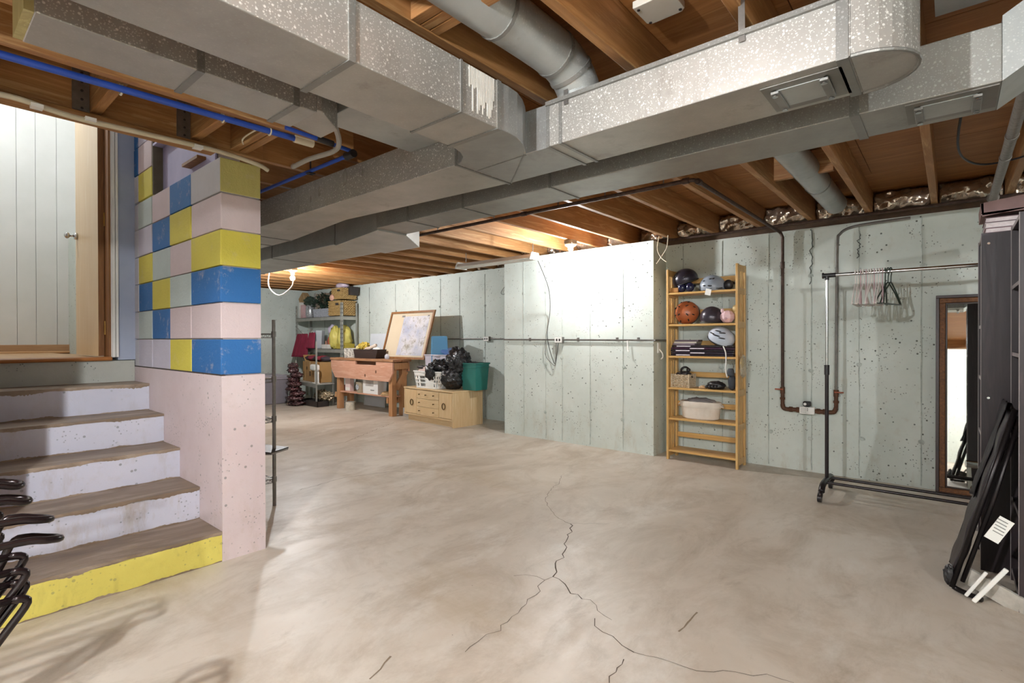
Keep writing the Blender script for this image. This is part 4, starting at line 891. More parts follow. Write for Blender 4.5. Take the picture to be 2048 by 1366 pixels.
B('title_marks', g, pm('#6b675f', None, 10, .6), pc)
B('glass_pane', pq(G(), .03, PW-.03, .03, PH-.03, .016, .018), clear('picture_glass', '#ffffff', .06, .05), pc)
# things on the bench top
t = T('storage_bin', 'small black and white patterned fabric bin on the workbench', 'bin')
B('fabric', G().lathe([(.19, 0), (.2, .02), (.2, .165), (.19, .165), (.185, .03)], (-8.0, 5.1, .895), 4, 1, .75), pm('#d8d3c8', '#4a463f', 26, .8), t)
t = T('planter', 'dark wooden planter box with yellow dried flowers on the workbench', 'planter')
B('box', G().prism([(-7.78, 0), (-7.18, 0), (-7.13, .15), (-7.83, .15)], 1, 5.02, 5.2), wood('#3a2822', '#2a1c18', '#46332b', 0, 1.2, .6, 'dark_planter', False), t); t.children[0].location.z = .895
rr = random.Random(6)
B('flower_head', G().blob((-7.62, 5.1, 1.09), (.13, .07, .07), .6, 5, 2), pm('#c9b04a', '#8f7a2c', 30, .8), t); B('flower_head', G().blob((-7.75, 5.08, 1.07), (.05, .05, .04), .5, 4, 5, 14, 10), pm('#d9cf9a', '#b9a860', 30, .8), t)
B('driftwood', G().tube(smoothp([(-7.55, 5.08, 1.05), (-7.38, 5.06, 1.07), (-7.24, 5.08, 1.12)], 4), [.03]*8+[.02], 8), pm('#d6c4b4', '#b39f8d', 12, .7), t); B('white_filling', G().blob((-7.25, 5.1, 1.05), (.08, .06, .03), .4, 4, 7, 16, 10), M_WHITE, t)
B('white_board', G().obox((-7.95, 5.60, .66), (.62, .02, 1.32), (-.12, 0, 0)), pm('#dfe4ea', '#d3dae2', 3, .3), label='tall white board propped on the wall behind the planter', cat='board', bevel=.003)
B('crystal', G().sph((-6.93, 5.06, .93), (.05, .035, .05), 7, 5), clear('pale_glass', '#d9dce6', .6, .1), label='small pale glass ornament at the foot of the picture', cat='ornament')
# under the bench
rbox('carton', 'tall pale pink carton on the workbench lower shelf', 'box', -8.08, -7.93, 5.02, 5.1, .313, .55, pm('#dfc9c4', '#d3bab5', 8, .6), .004, [('label_strip', G().box(-8.07, -7.94, 5.018, 5.02, .33, .38), M_WHITE)])
rbox('bottle_box', 'slim dark red bottle on the workbench lower shelf', 'bottle', -8.16, -8.11, 5.04, 5.09, .313, .42, pm('#5f2a2a', '#4a1f1f', 8, .3), .015, [('cap', G().cyl((-8.135, 5.065, .42), (-8.135, 5.065, .46), .012, 10), M_WHITE)])
t = T('pail', 'round tan pail with a dark animal emblem under the workbench', 'pail')
B('wall', G().lathe([(.085, 0), (.1, .18), (.095, .18), (.08, .01)], (-7.63, 5.06, .313), 20), pm('#a89a85', '#978973', 8, .5), t, smooth='auto'); B('emblem', G().sph((-7.63, 4.967, .41), (.045, .006, .05), 14, 8), pm('#3c4250', '#d5d8de', 22, .5), t)
rbox('carton', 'white carton with a grey printed picture on the workbench lower shelf', 'box', -7.50, -7.08, 4.99, 5.16, .313, .575, pm('#e3e2e0', '#d6d4d0', 4, .5), .004, [('printed_patch', G().box(-7.42, -7.2, 4.987, 4.99, .44, .56), pm('#9a938e', '#bfb9b3', 8, .5)), ('small_print', G().box(-7.28, -7.18, 4.987, 4.99, .37, .385), pm('#8f8a86', None, 8, .5))])
t = T('rope', 'coil of tan rope on the right of the workbench lower shelf', 'rope')
for i in range(3): B('coil', G().torus((-6.92, 5.05, .322+.018*i), .09-.01*i, .011, (0.05*i, 0, 0), 20, 6), pm('#bfa27a', '#a08257', 40, .8), t, smooth=True)
t = T('paint_can', 'dirty white paint can on the floor under the workbench', 'can')
B('can', G().lathe([(.085, 0), (.085, .14), (.08, .145), (.08, .135)], (-7.87, 4.99, .0), 20), pm('#d3cdbf', '#8f8872', 9, .5), t, smooth='auto'); B('lid', G().lathe([(.078, .136), (.07, .14), (.0, .139)], (-7.87, 4.99, .0), 20, cap=False), M_STEEL, t)
rbox('carton', 'small grey carton on the floor by the right workbench leg', 'box', -6.6, -6.45, 5.12, 5.25, 0, .13, pm('#a9a39d', '#8d867f', 8, .6), .004, [('flap', G().box(-6.6, -6.45, 5.12, 5.18, .13, .133), pm('#b9b3ad', None, 8, .6))])

# ================================================================ SIDEBOARD
sb = T('sideboard', 'low blond oak sideboard with bow-front drawers between two ring-pull doors', 'sideboard', None, (-5.71, 5.15, 0), -.075)
W2, D2, HH = .58, .27, .50
B('carcass', G().box(-W2, W2, -D2+.02, D2, .09, HH-.022), M_OAK, sb, .003)
B('top', G().box(-W2-.008, W2+.008, -D2-.012, D2+.005, HH-.022, HH), M_OAKX, sb, .006)
B('side_panel', G().box(W2-.02, W2+.004, -D2+.0, D2, 0, HH-.022), M_OAK, sb, .002); B('side_panel', G().box(-W2-.004, -W2+.02, -D2, D2, .09, HH-.022), M_OAK, sb, .002)
B('plinth', G().box(-W2+.03, W2-.02, -D2+.05, -D2+.07, 0, .09), M_OAKX, sb); B('bottom_lip', G().box(-W2-.006, W2, -D2-.008, -D2+.02, .09, .11), M_OAKX, sb, .004)
M_BRASS = pm('#6b5230', '#54401f', 14, .35, .8)
for x0, x1 in ((-W2+.02, -.265), (.265, W2-.022)):
    d_ = B('door', G().box(x0+.004, x1-.004, -D2, -D2+.02, .115, HH-.03), M_OAK, sb, .003); cx = (x0+x1)/2+(.03 if x0 < 0 else -.03)
    r_ = B('ring_pull', G().torus((cx, -D2-.008, .28), .034, .006, (pi/2, 0, 0), 20, 6, 1.25), M_BRASS, d_, smooth=True)
for i, (z0, z1) in enumerate(((.115, .232), (.236, .350), (.354, HH-.03))):
    pts = [(-.262, -D2+.02)] + [(-.262 + .524*j/12, -D2 - .022*sin(pi*j/12)) for j in range(13)] + [(.262, -D2+.02)]
    d_ = B('drawer', G().prism(pts, 2, z0, z1), M_OAKX, sb)
    for x in ((-.17, .17) if i < 2 else (-.17, 0, .17)):
        yk = -D2 - .022*sin(pi*(x+.262)/.524); B('knob', G().cyl((x, yk, (z0+z1)/2), (x, yk-.018, (z0+z1)/2), .006, 8).sph((x, yk-.02, (z0+z1)/2), (.012, .008, .009), 10, 6), M_BRASS, d_, smooth=True)
SBZ = HH + .001
# laundry baskets, tub, rubbish bag, teal bin
def basket(label, cx, cy, z0, sx, sy, h, mat, holes=True):
    t = T('laundry_basket', label, 'laundry basket')
    n = 44; lv = [0, .12, .30, .37, .52, .59, .74, .82, .93, 1.0] if holes else [0, .5, .93, 1.0]
    def pt(i, q):
        a = 2*pi*i/n; k = .84 + .16*q; e = .5
        c_, s_ = cos(a), sin(a); return (cx + sx*k*math.copysign(abs(c_)**e, c_), cy + sy*k*math.copysign(abs(s_)**e, s_), z0 + h*q)
    vs = [pt(i, q) for q in lv for i in range(n)]; fs = []
    for j in range(len(lv)-1):
        for i in range(n):
            if holes and j in (1, 3, 5) and i % 2 == 0 and (i//2) % 6 != 5: continue
            fs.append((j*n+i, j*n+(i+1) % n, (j+1)*n+(i+1) % n, (j+1)*n+i))
    fs.append(tuple(reversed(range(n))))
    B('tub', G()._add(vs, fs), mat, t, solid=.006, smooth='auto'); B('rim', G().tube([Vector(pt(i, 1.0))*1.0 for i in range(n)], .011, 6, closed=True), mat, t, smooth=True)
    for s_ in (-1, 1): B('handle', G().tube(smoothp([(cx-.06, cy+s_*sy*.99, z0+h), (cx-.03, cy+s_*(sy+.025), z0+h-.005), (cx+.03, cy+s_*(sy+.025), z0+h-.005), (cx+.06, cy+s_*sy*.99, z0+h)], 4), .009, 6), mat, t)
    return t
M_LAV = pm('#c3bfc9', '#b7b2be', 4, .45)
t = basket('white slotted laundry basket with clothes on the sideboard', -5.80, 5.015, SBZ, .31, .125, .24, M_PLWHITE)
B('clothes', G().blob((-5.82, 5.03, SBZ+.25), (.24, .11, .07), .5, 3, 3), pm('#d8c2bb', '#bfa79f', 5, .8), t, smooth=True); B('dark_shoe', G().blob((-5.98, 4.98, SBZ+.30), (.10, .035, .025), .25, 2, 5, 16, 10), M_DARK, t, smooth=True)
t = basket('tall lavender laundry basket behind the white slotted one', -5.86, 5.325, SBZ, .36, .145, .47, M_LAV, False)
tb_ = T('plastic_tub', 'translucent blue plastic tub upside down in the lavender basket', 'tub')
M_TUB = clear('blue_plastic', '#6fb2e0', .55, .15)
B('upper_body', G().lathe([(.19, -.2), (.20, .01), (.185, .285), (.17, .30), (.0, .30)], (-5.98, 5.33, .96), 4, 1.0, .8, False), M_TUB, tb_, .01); B('lower_body', G().lathe([(.215, 0), (.205, .0), (.2, .01)], (-5.98, 5.33, .957), 4, 1.0, .8, False), M_TUB, tb_, .01)
B('blue_tray', G().obox((-5.68, 5.33, .99), (.36, .20, .05), (.2, .35, -.1)), clear('blue_lid', '#6a86c8', .5, .15), label='translucent violet blue tray propped against the lavender basket', cat='tray', bevel=.02)
t = T('rubbish_bag', 'shiny black rubbish bag slumped over the laundry basket on the sideboard', 'bag')
t_ = NT('black_bag'); f = t_.noise(9, 6, .7, None, 1.5); M_BAG = t_.set(t_.ramp(f, [(.3, (.008, .008, .009, 1)), (.7, (.02, .02, .022, 1))]), .16, 0, f, .45, .02)
B('lower_bulge', G().blob((-5.40, 5.07, SBZ+.16), (.155, .17, .165), .30, 2.6, 1, 44, 28, SBZ, True), M_BAG, t, smooth=True); B('upper_bulge', G().blob((-5.36, 5.14, SBZ+.38), (.20, .15, .20), .35, 2.6, 6, 44, 28, None, True), M_BAG, t, smooth=True)
B('draped_neck', G().blob((-5.60, 5.02, SBZ+.32), (.16, .12, .09), .5, 3, 9, 36, 22, None, True), M_BAG, t, smooth=True); B('fallen_fold', G().blob((-5.68, 4.90, SBZ+.25), (.09, .06, .11), .5, 3, 4, 30, 18, None, True), M_BAG, t, smooth=True)
t = T('storage_bin', 'tall teal plastic bin on the right end of the sideboard', 'bin')
M_TEAL = pm('#2f786f', '#286b63', 4, .4)
g = G(); cx, cy = -5.21+.1, 5.22
for k_, (hx, hy, z) in enumerate(((.125, .115, 0), (.15, .135, .375))): g.v += [(cx-hx, cy-hy, SBZ+z), (cx+hx, cy-hy, SBZ+z), (cx+hx, cy+hy, SBZ+z), (cx-hx, cy+hy, SBZ+z)]
g.f += [(3, 2, 1, 0), (0, 1, 5, 4), (1, 2, 6, 5), (2, 3, 7, 6), (3, 0, 4, 7)]; g.mi += [0]*5
B('body', g, M_TEAL, t, solid=.005); B('rim', G().tube([(cx-.155, cy-.14, SBZ+.37), (cx+.155, cy-.14, SBZ+.37), (cx+.155, cy+.14, SBZ+.37), (cx-.155, cy+.14, SBZ+.37)], .011, 6, closed=True).tube([(cx-.15, cy-.136, SBZ+.32), (cx+.15, cy-.136, SBZ+.32), (cx+.15, cy+.136, SBZ+.32), (cx-.15, cy+.136, SBZ+.32)], .006, 6, closed=True), M_TEAL, t)
B('dark_contents', G().blob((cx-.05, cy, SBZ+.36), (.10, .10, .035), .5, 3, 2), M_DARK, t)

# ================================================================ METAL SHELVING AND ITS CONTENTS
ms = T('metal_shelving', 'grey slotted-angle metal shelving packed with household things in the far corner', 'shelving')
M_GREY = pm('#a7a7a0', '#97978f', 8, .45, .3); M_HOLE = pm('#3b3b38', None, 8, .7)
AX0, AX1, AY0, AY1 = -10.45, -8.72, 5.34, 5.69
for x, sx in ((AX0, 1), (AX1, -1)):
    for y, sy in ((AY0, 1), (AY1, -1)):
        p_ = B('post', G().box(x, x+sx*.04, y, y+sy*.003, 0, 1.91).box(x, x+sx*.003, y, y+sy*.04, 0, 1.91), M_GREY, ms)
        if y == AY0:
            g = G()
            for i in range(24): g.box(x+sx*.015, x+sx*.027, y-.001, y+.0005, .06+.078*i, .09+.078*i)
            for i in range(24): g.box(x-.001 if sx > 0 else x+.0005, x-.0005 if sx > 0 else x+.001, y+.012, y+.026, .06+.078*i, .09+.078*i)
            B('slots', g, M_HOLE, p_)
for z in (1.655, 1.03):
    s_ = B('shelf_board', G().box(AX0+.004, AX1-.004, AY0+.004, AY1-.004, z-.014, z), pm('#6f6c64', '#5f5c55', 8, .6), ms); B('front_beam', G().box(AX0, AX1, AY0-.004, AY0, z-.07, z-.012), M_GREY, s_); B('side_beam', G().box(AX1, AX1+.004, AY0, AY1, z-.07, z-.012), M_GREY, s_)
B('cross_brace', G().bar((AX0+.01, AY1, 1.0), (AX0+.5, AY1, .4), .015, .003).bar((AX0-.003, AY0, 1.5), (AX0-.003, AY1, 1.1), .003, .015), M_GREY, ms)
ls = T('metal_shelving', 'low grey metal shelf unit holding the cardboard carton beside the workbench', 'shelving', None, (-9.28, 5.08, 0), -.19)
for x in (-.62, .60):
    for y in (-.15, .15): B('post', G().box(x, x+.03, y, y+.003, 0, 1.18 if (x > 0 and y < 0) else .8).box(x, x+.003, y, y+.03, 0, 1.18 if (x > 0 and y < 0) else .8), M_GREY, ls)
s_ = B('shelf_board', G().box(-.62, .63, -.15, .18, .395, .41), pm('#a9a79f', '#98968e', 8, .6), ls); B('front_beam', G().box(-.62, .63, -.155, -.15, .34, .40), M_GREY, s_)
# cardboard carton and white stand on the low shelf
def local(root, pts): return pts
M_CARD = pm('#b08a58', '#a27c4b', 4, .8); M_CARDD = pm('#94703f', '#876437', 4, .8)
cb = T('carton', 'brown cardboard carton with an open flap on the low metal shelf', 'box', None, (-9.30, 5.155, .411), -.19)
B('body', G().box(-.42, .42, -.12, .15, 0, .38), M_CARD, cb, .004); B('side_flap', G().obox((-.30, -.0, .43), (.20, .26, .006), (0, .75, 0)), M_CARD, cb); B('end_panel', G().box(-.423, -.42, -.12, .15, 0, .38), M_CARDD, cb)
B('packing_tape', G().box(-.28, -.275, -.123, -.12, 0, .38).box(.0, .05, -.1225, -.12, .2, .38), pm('#c9a876', None, 6, .4), cb)
B('printed_marks', G().box(-.02, .06, -.1235, -.1205, .11, .20).box(-.38, -.34, -.1225, -.12, .06, .18).box(.12, .24, -.1225, -.12, .15, .155).box(.12, .24, -.1225, -.12, .24, .245).box(-.2, -.14, -.1225, -.12, .22, .28), pm('#5f4526', None, 10, .8), cb)
fs_ = T('white_stand', 'white plastic sewing stand in front of the cardboard carton', 'stand')
B('head', G().obox((-8.88, 4.895, .70), (.32, .085, .115), (0, 0, -.19)), M_PLWHITE, fs_, .03); B('column', G().obox((-8.80, 4.89, .53), (.08, .06, .24), (0, 0, -.19)), M_PLWHITE, fs_, .01); B('foot', G().obox((-8.85, 4.90, .4175), (.2, .075, .012), (0, 0, -.19)), M_PLWHITE, fs_)
for i in range(5):
    B('folded_cloth', G().blob((-9.62+.16*i, 5.2, .845+.01*(i % 2)), (.16, .10, .05), .4, 3, i+1, 18, 12, .795), pm(['#3a2a30', '#8f2f42', '#2b2528', '#a8394b', '#4a4048'][i], None, 6, .8), smooth=True, label='%s cloth piled on top of the cardboard carton' % ['dark plum', 'wine red', 'black', 'bright red', 'grey'][i], cat='cloth')
# top shelf things
SZ1 = 1.656
B('tin_box', G().box(-10.36, -10.27, 5.40, 5.60, SZ1, 1.93), pm('#d6b6b6', '#c8a4a4', 6, .5), label='tall pale pink box file at the corner end of the top metal shelf', cat='box', bevel=.003)
B('white_book', G().box(-10.44, -10.37, 5.40, 5.62, SZ1, 1.99), M_WHITE, label='upright white binder at the end of the top metal shelf', cat='binder', bevel=.003)
th = T('paper_house', 'tan folded paper ornament standing on top of the white binder', 'ornament')
B('body', G().prism([(-10.52, 1.992), (-10.30, 1.992), (-10.26, 2.06), (-10.40, 2.20), (-10.56, 2.07)], 1, 5.46, 5.58), pm('#b89a72', '#a3855d', 8, .8), th); B('fold', G().box(-10.405, -10.395, 5.455, 5.46, 2.0, 2.17), pm('#8f7350', None, 8, .8), th)
gb = T('framed_print', 'grey mottled framed print behind the plant on the top metal shelf', 'print')
B('panel', G().box(-10.18, -9.55, 5.62, 5.64, SZ1, 2.16), pm('#b9a892', '#8f8478', 7, .6), gb); B('rail', G().box(-10.2, -10.14, 5.61, 5.645, SZ1, 2.18), pm('#8f8b86', '#c9c6c2', 25, .5), gb)
gv_ = T('glass_vase', 'silver sequinned vase beside the leafy plant on the top metal shelf', 'vase')
B('body', G().lathe([(.07, 0), (.09, .06), (.085, .2), (.06, .28), (.07, .30)], (-10.06, 5.45, SZ1), 16), pm('#5a5c60', '#d6d8db', 45, .3, .4), gv_, smooth='auto'); B('foliage', G().blob((-10.06, 5.45, SZ1+.33), (.11, .1, .10), .8, 6, 3, 26, 16), pm('#3a4a3c', '#25302a', 30, .8), gv_)
pp = T('potted_plant', 'dark green leafy plant in a silver rectangular pot on the top metal shelf', 'plant')
B('pot', G().prism([(-9.86, 0), (-9.30, 0), (-9.26, .17), (-9.90, .17)], 1, 5.42, 5.58), pm('#c9ccd6', '#8a8d9c', 40, .4, .2), pp); pp.children[0].location.z = SZ1
rr = random.Random(12)
leaf = G().grid(lambda a, b: ((a-.5)*.05*sin(pi*min(1, b*1.05)), b*.11, .012*sin(pi*b)), 2, 4)
lm_ = bpy.data.meshes.new('leaf'); lm_.from_pydata(leaf.v, [], leaf.f); lm_.materials.append(pm('#2f4433', '#22322a', 14, .5))
for i in range(110):
    o = bpy.data.objects.new('leaf', lm_); COL.objects.link(o); o.parent = pp
    a = rr.uniform(0, 2*pi); q = rr.random(); o.location = (-9.6 + .26*q*cos(a)*rr.uniform(.4, 1.1), 5.48 + .10*cos(a*2.3), SZ1+.16 + rr.uniform(0, .33)*(1-.5*q)); o.rotation_euler = (rr.uniform(-.3, 1.2), rr.uniform(-.5, .5), rr.uniform(0, 2*pi)); o.scale = [rr.uniform(.7, 1.3)]*3
for i in range(9): B('stem', G().tube(smoothp([(-9.6, 5.5, SZ1+.15), (-9.6+rr.uniform(-.12, .12), 5.49, SZ1+.32), (-9.6+rr.uniform(-.28, .28), 5.48+rr.uniform(-.06, .06), SZ1+rr.uniform(.36, .5))], 4), .006, 5), pm('#4a4632', '#3a3828', 14, .7), pp)
M_RAT = pm('#c4a56c', '#8a6a3a', 42, .75, 0, .8)
def crate(label, x0, x1, y0, y1, z0, h):
    t = T('wicker_box', label, 'basket'); g = woven(G(), x0, x1, y0, y1, z0, z0+h, 12, amp=.008, n=12)
    B('weave', g, M_RAT, t); B('core', G().box(x0+.008, x1-.008, y0+.008, y1-.008, z0+.002, z0+h-.01), M_RAT, t)
    B('hand_hole', G().box(x0+(x1-x0)*.62, x0+(x1-x0)*.85, y0-.02, y0-.012, z0+h*.68, z0+h*.84), M_DARK, t); return t
crate('woven rattan box on the top metal shelf with another box stacked on it', -9.19, -8.76, 5.36, 5.67, SZ1+.012, .285)
t = crate('woven rattan box stacked on the other rattan box, a floral bag on it', -9.10, -8.74, 5.37, 5.67, SZ1+.322, .215)
B('pink_cloth', G().blob((-9.06, 5.35, SZ1+.36), (.07, .03, .06), .4, 3, 3, 16, 10), pm('#e0b09a', '#d09c86', 8, .8), label='peach cloth tucked between the two rattan boxes', cat='cloth', smooth=True)
B('floral_bag', G().blob((-8.93, 5.5, SZ1+.585), (.16, .10, .065), .35, 3, 6, 22, 14, SZ1+.545), pm('#e0d3dc', '#b9a0b4', 18, .6), label='pale floral bag lying on the upper rattan box', cat='bag', smooth=True)
B('dark_box', G().box(-8.76+.02, -8.66, 5.5, 5.68, SZ1+.40, SZ1+.56), M_DARK, label='small dark box behind the upper rattan box', cat='box', bevel=.003)
B('dark_camera_case', G().blob((-9.28, 5.5, SZ1+.45), (.07, .06, .07), .3, 3, 2, 16, 10), M_BLACK, label='small black case beside the upper rattan box', cat='case', smooth=True)
# middle shelf things
SZ2 = 1.031
def drape(label, x0, x1, yf, zt, zb, col, spread):
    t = T('skirt', label, 'clothing'); n = 5
    def fn(a, b):
        u = (a-.5); zz = zt - (zt-zb)*b; fold = .04*abs(sin(a*n*pi))*(.3+b)
        return ((x0+x1)/2 + u*(x1-x0)*(1+spread*b) - spread*.35*b*(x1-x0), yf - fold - .02*b, zz)
    B('cloth', G().grid(fn, 60, 10), col, t, solid=.004, smooth=True); B('hanger_top', G().tube(smoothp([((x0+x1)/2-.06, yf, zt-.01), ((x0+x1)/2, yf, zt+.03), ((x0+x1)/2+.06, yf, zt-.01)], 4), .007, 6), M_WHITE, t)
M_RED = pm('#8c2440', '#74182f', 6, .8)
drape('wide wine red skirt hanging over the edge of the middle metal shelf', -10.25, -9.82, 5.27, 1.33, .86, M_RED, .45)
drape('narrow wine red skirt hanging beside the wide one on the middle metal shelf', -9.78, -9.55, 5.28, 1.35, 1.04, M_RED, .15)
B('white_jar', G().lathe([(.055, 0), (.06, .06), (.05, .1), (.05, .11)], (-10.02, 5.45, SZ2), 16), M_PLWHITE, label='white jar behind the wine red skirts', cat='jar', smooth='auto').location.z = .0
tv = T('glass_vase', 'tall clear faceted glass vase on the middle metal shelf', 'vase')
B('glass', G().lathe([(.075, 0), (.085, .02), (.11, .36), (.10, .36), (.07, .03)], (-9.66, 5.42, SZ2), 6), clear('vase_glass', '#cfd6dc', .55, .05), tv)
B('candle', G().lathe([(.022, 0), (.022, .08), (.012, .13), (.0, .14)], (-9.95, 5.29+.08, SZ2), 10), M_CREAM, label='small cream candle at the edge of the middle metal shelf', cat='candle')
rbox('tea_light_box', 'small white box with a candle on the middle metal shelf', 'box', -9.50, -9.27, 5.38, 5.46, SZ2, SZ2+.085, M_WHITE, .004, [('wick_candle', G().cyl((-9.40, 5.42, SZ2+.085), (-9.40, 5.42, SZ2+.15), .012, 10), pm('#b9856e', None, 8, .5))])
ob = T('gift_bag', 'orange bag with pale lavender wrap on the middle metal shelf', 'bag')
B('orange_part', G().blob((-9.40, 5.55, SZ2+.13), (.10, .08, .14), .2, 3, 2, 20, 14, SZ2), pm('#d9745a', '#cc6449', 6, .5), ob, smooth=True); B('lavender_wrap', G().blob((-9.38, 5.55, SZ2+.36), (.10, .08, .12), .35, 3, 4, 20, 14), pm('#cfc6d8', '#bdb2c9', 6, .4), ob, smooth=True)
M_YB = pm('#dccf72', '#c9bb5c', 6, .45, 0, .5)
B('yellow_bag', G().blob((-9.15, 5.48, SZ2+.21), (.115, .11, .23), .28, 2.6, 3, 32, 22, SZ2, True), M_YB, label='bulging yellow plastic bag beside the orange bag on the middle metal shelf', cat='bag', smooth=True)
yb2 = T('yellow_bag', 'larger yellow plastic bag with a flat band at the end of the middle metal shelf', 'bag')
B('sack', G().blob((-8.90, 5.52, SZ2+.20), (.125, .13, .24), .30, 2.6, 8, 32, 22, SZ2+.0, True), M_YB, yb2, smooth=True); B('base_band', G().box(-9.0, -8.77, 5.40, 5.66, SZ2, SZ2+.10), pm('#b9a843', '#a89638', 6, .5), yb2, .01)
# floor: trays, shiny stacks, totes
def tote(label, x0, x1, y0, y1, h, mat, lid, z0=0):
    t = T('storage_tote', label, 'tote'); g = G()
    for k_, z in ((.90, 0), (1.0, h)):
        cx, cy, hx, hy = (x0+x1)/2, (y0+y1)/2, (x1-x0)/2*k_, (y1-y0)/2*k_; g.v += [(cx-hx, cy-hy, z0+z), (cx+hx, cy-hy, z0+z), (cx+hx, cy+hy, z0+z), (cx-hx, cy+hy, z0+z)]
    g.f += [(3, 2, 1, 0), (4, 5, 6, 7), (0, 1, 5, 4), (1, 2, 6, 5), (2, 3, 7, 6), (3, 0, 4, 7)]; g.mi += [0]*6
    B('body', g, mat, t, .02); B('lid', G().box(x0-.02, x1+.02, y0-.02, y1+.02, z0+h, z0+h+.03).box(x0+.04, x1-.04, y0+.04, y1-.04, z0+h+.03, z0+h+.045), lid, t, .008); B('lid_skirt', G().box(x0-.012, x1+.012, y0-.012, y1+.012, z0+h-.035, z0+h), lid, t, .004)
tote('grey plastic storage tote with lid against the left wall', -10.35, -9.62, 4.20, 4.80, .50, pm('#8f8a92', '#837e86', 4, .45), pm('#a5a0a8', '#98939b', 4, .45))
tote('dark green storage tote behind the wire rack near the left wall', -9.9, -9.35, 3.55, 4.10, .38, pm('#4a6b57', '#3f5f4c', 4, .45), pm('#7e8a84', '#727e78', 4, .45))
t_ = NT('shiny_wrap'); f = t_.noise(26, 6, .7, None, .8); M_SHINE = t_.set(t_.ramp(f, [(.42, lin('#1f1517')), (.55, lin('#5c3236')), (.66, lin('#cdbcbc'))]), .2, .1, f, .5, .01)
rr = random.Random(21)
for i in range(9):
    B('shiny_bag', G().blob((-9.17+rr.uniform(-.045, .045)-.012*i, 4.70+rr.uniform(-.03, .03), .05+.085*i), ((.17-.009*i)*rr.uniform(.85, 1.15), .15-.008*i, .055), .55, 4, i+1, 26, 14, .002 if i == 0 else None), M_SHINE, smooth=True,
      label='%s shiny dark parcel of the tapering pile beside the grey tote' % ['lowest', 'second', 'third', 'fourth', 'fifth', 'sixth', 'seventh', 'eighth', 'topmost'][i], cat='parcel', group='pile of shiny parcels')
for i, (x0, x1, y0, y1, lab) in enumerate(((-9.75, -9.20, 4.95, 5.25, 'dark tray lying flat beside the pile of parcels'), (-9.05, -8.62, 4.80, 5.02, 'deep black tray under the low metal shelf'))):
    t = T('tray', lab, 'tray'); hz = .05+.05*i
    B('tray_floor', G().box(x0, x1, y0, y1, 0, .008), M_DARK, t); B('tray_wall', G().box(x0, x1, y0, y0+.008, .008, hz).box(x0, x1, y1-.008, y1, .008, hz).box(x0, x0+.008, y0, y1, .008, hz).box(x1-.008, x1, y0, y1, .008, hz), M_DARK, t)
for i in range(4):
    B('tinsel', G().blob((-9.2+.17*i, 5.18-.05*i, .15+.03*(i % 2)), (.13, .10, .08), .7, 6, i+11, 26, 16), pm('#4a3428', '#d9c9a8', 40, .2, .4, .6), label='heap of %s tinsel under the low metal shelf' % ['brown', 'copper', 'gold', 'bronze'][i], cat='tinsel', group='tinsel under the shelf')

# ================================================================ WIRE RACK BEHIND THE PILLAR
wr = T('wire_shelving', 'chrome wire shelving unit standing behind the painted block pillar', 'shelving')
RX0, RX1, RY0, RY1 = -4.62, -3.765, 1.40, 1.757
for x in (RX0, RX1):
    for y in (RY0, RY1):
        p_ = B('post', G().cyl((x, y, .0), (x, y, 1.355), .0125, 14), M_STEEL, wr, smooth='auto')
        for z in (1.25, .925, .635, .195): B('collar', G().cyl((x, y, z-.02), (x, y, z+.02), .017, 14), M_STEEL, p_, smooth='auto')
for z in (1.25, .925, .635, .195):
    s_ = B('wire_shelf', G().tube([(RX0, RY0, z), (RX1, RY0, z), (RX1, RY1, z), (RX0, RY1, z)], .004, 6, closed=True).tube([(RX0, RY0, z-.025), (RX1, RY0, z-.025), (RX1, RY1, z-.025), (RX0, RY1, z-.025)], .003, 6, closed=True), M_STEEL, wr)
    g = G()
    for k in range(26): x = RX0 + (RX1-RX0)*(k+.5)/26; g.cyl((x, RY0, z+.004), (x, RY1, z+.004), .0018, 5)
    for k in range(12): y = RY0 + (RY1-RY0)*k/12; g.tube([(RX1, y, z), (RX1, y+.015, z-.025), (RX1, y+.03, z)], .0018, 5)
    B('wires', g, M_STEEL, s_)
B('clipboard', G().obox((-3.84, 1.70, .405+.01), (.30, .20, .012), (0, .05, .5)), M_DARK, label='dark flat board lying on bottles on the wire shelving', cat='board')
B('clipboard', G().obox((-3.83, 1.70, .39), (.30, .18, .01), (0, -.08, .45)), pm('#8f8b84', None, 8, .5), label='grey board under the dark one on the wire shelving', cat='board')
wbt = T('wooden_bottle', 'dark brown turned wooden bottle on the lowest wire shelf', 'bottle')
B('bottle_body', G().lathe([(.035, 0), (.04, .04), (.03, .10), (.018, .14), (.02, .155)], (-3.83, 1.66, .20), 16), pm('#5a3522', '#46281a', 12, .35), wbt, smooth='auto'); B('stopper', G().cyl((-3.83, 1.66, .355), (-3.83, 1.66, .383), .014, 10), M_DARK, wbt)
B('prop_block', G().box(-3.95, -3.87, 1.58, 1.66, .20, .38), pm('#6a6258', '#575047', 8, .6), label='grey block propping the boards on the wire shelving', cat='block', bevel=.004)

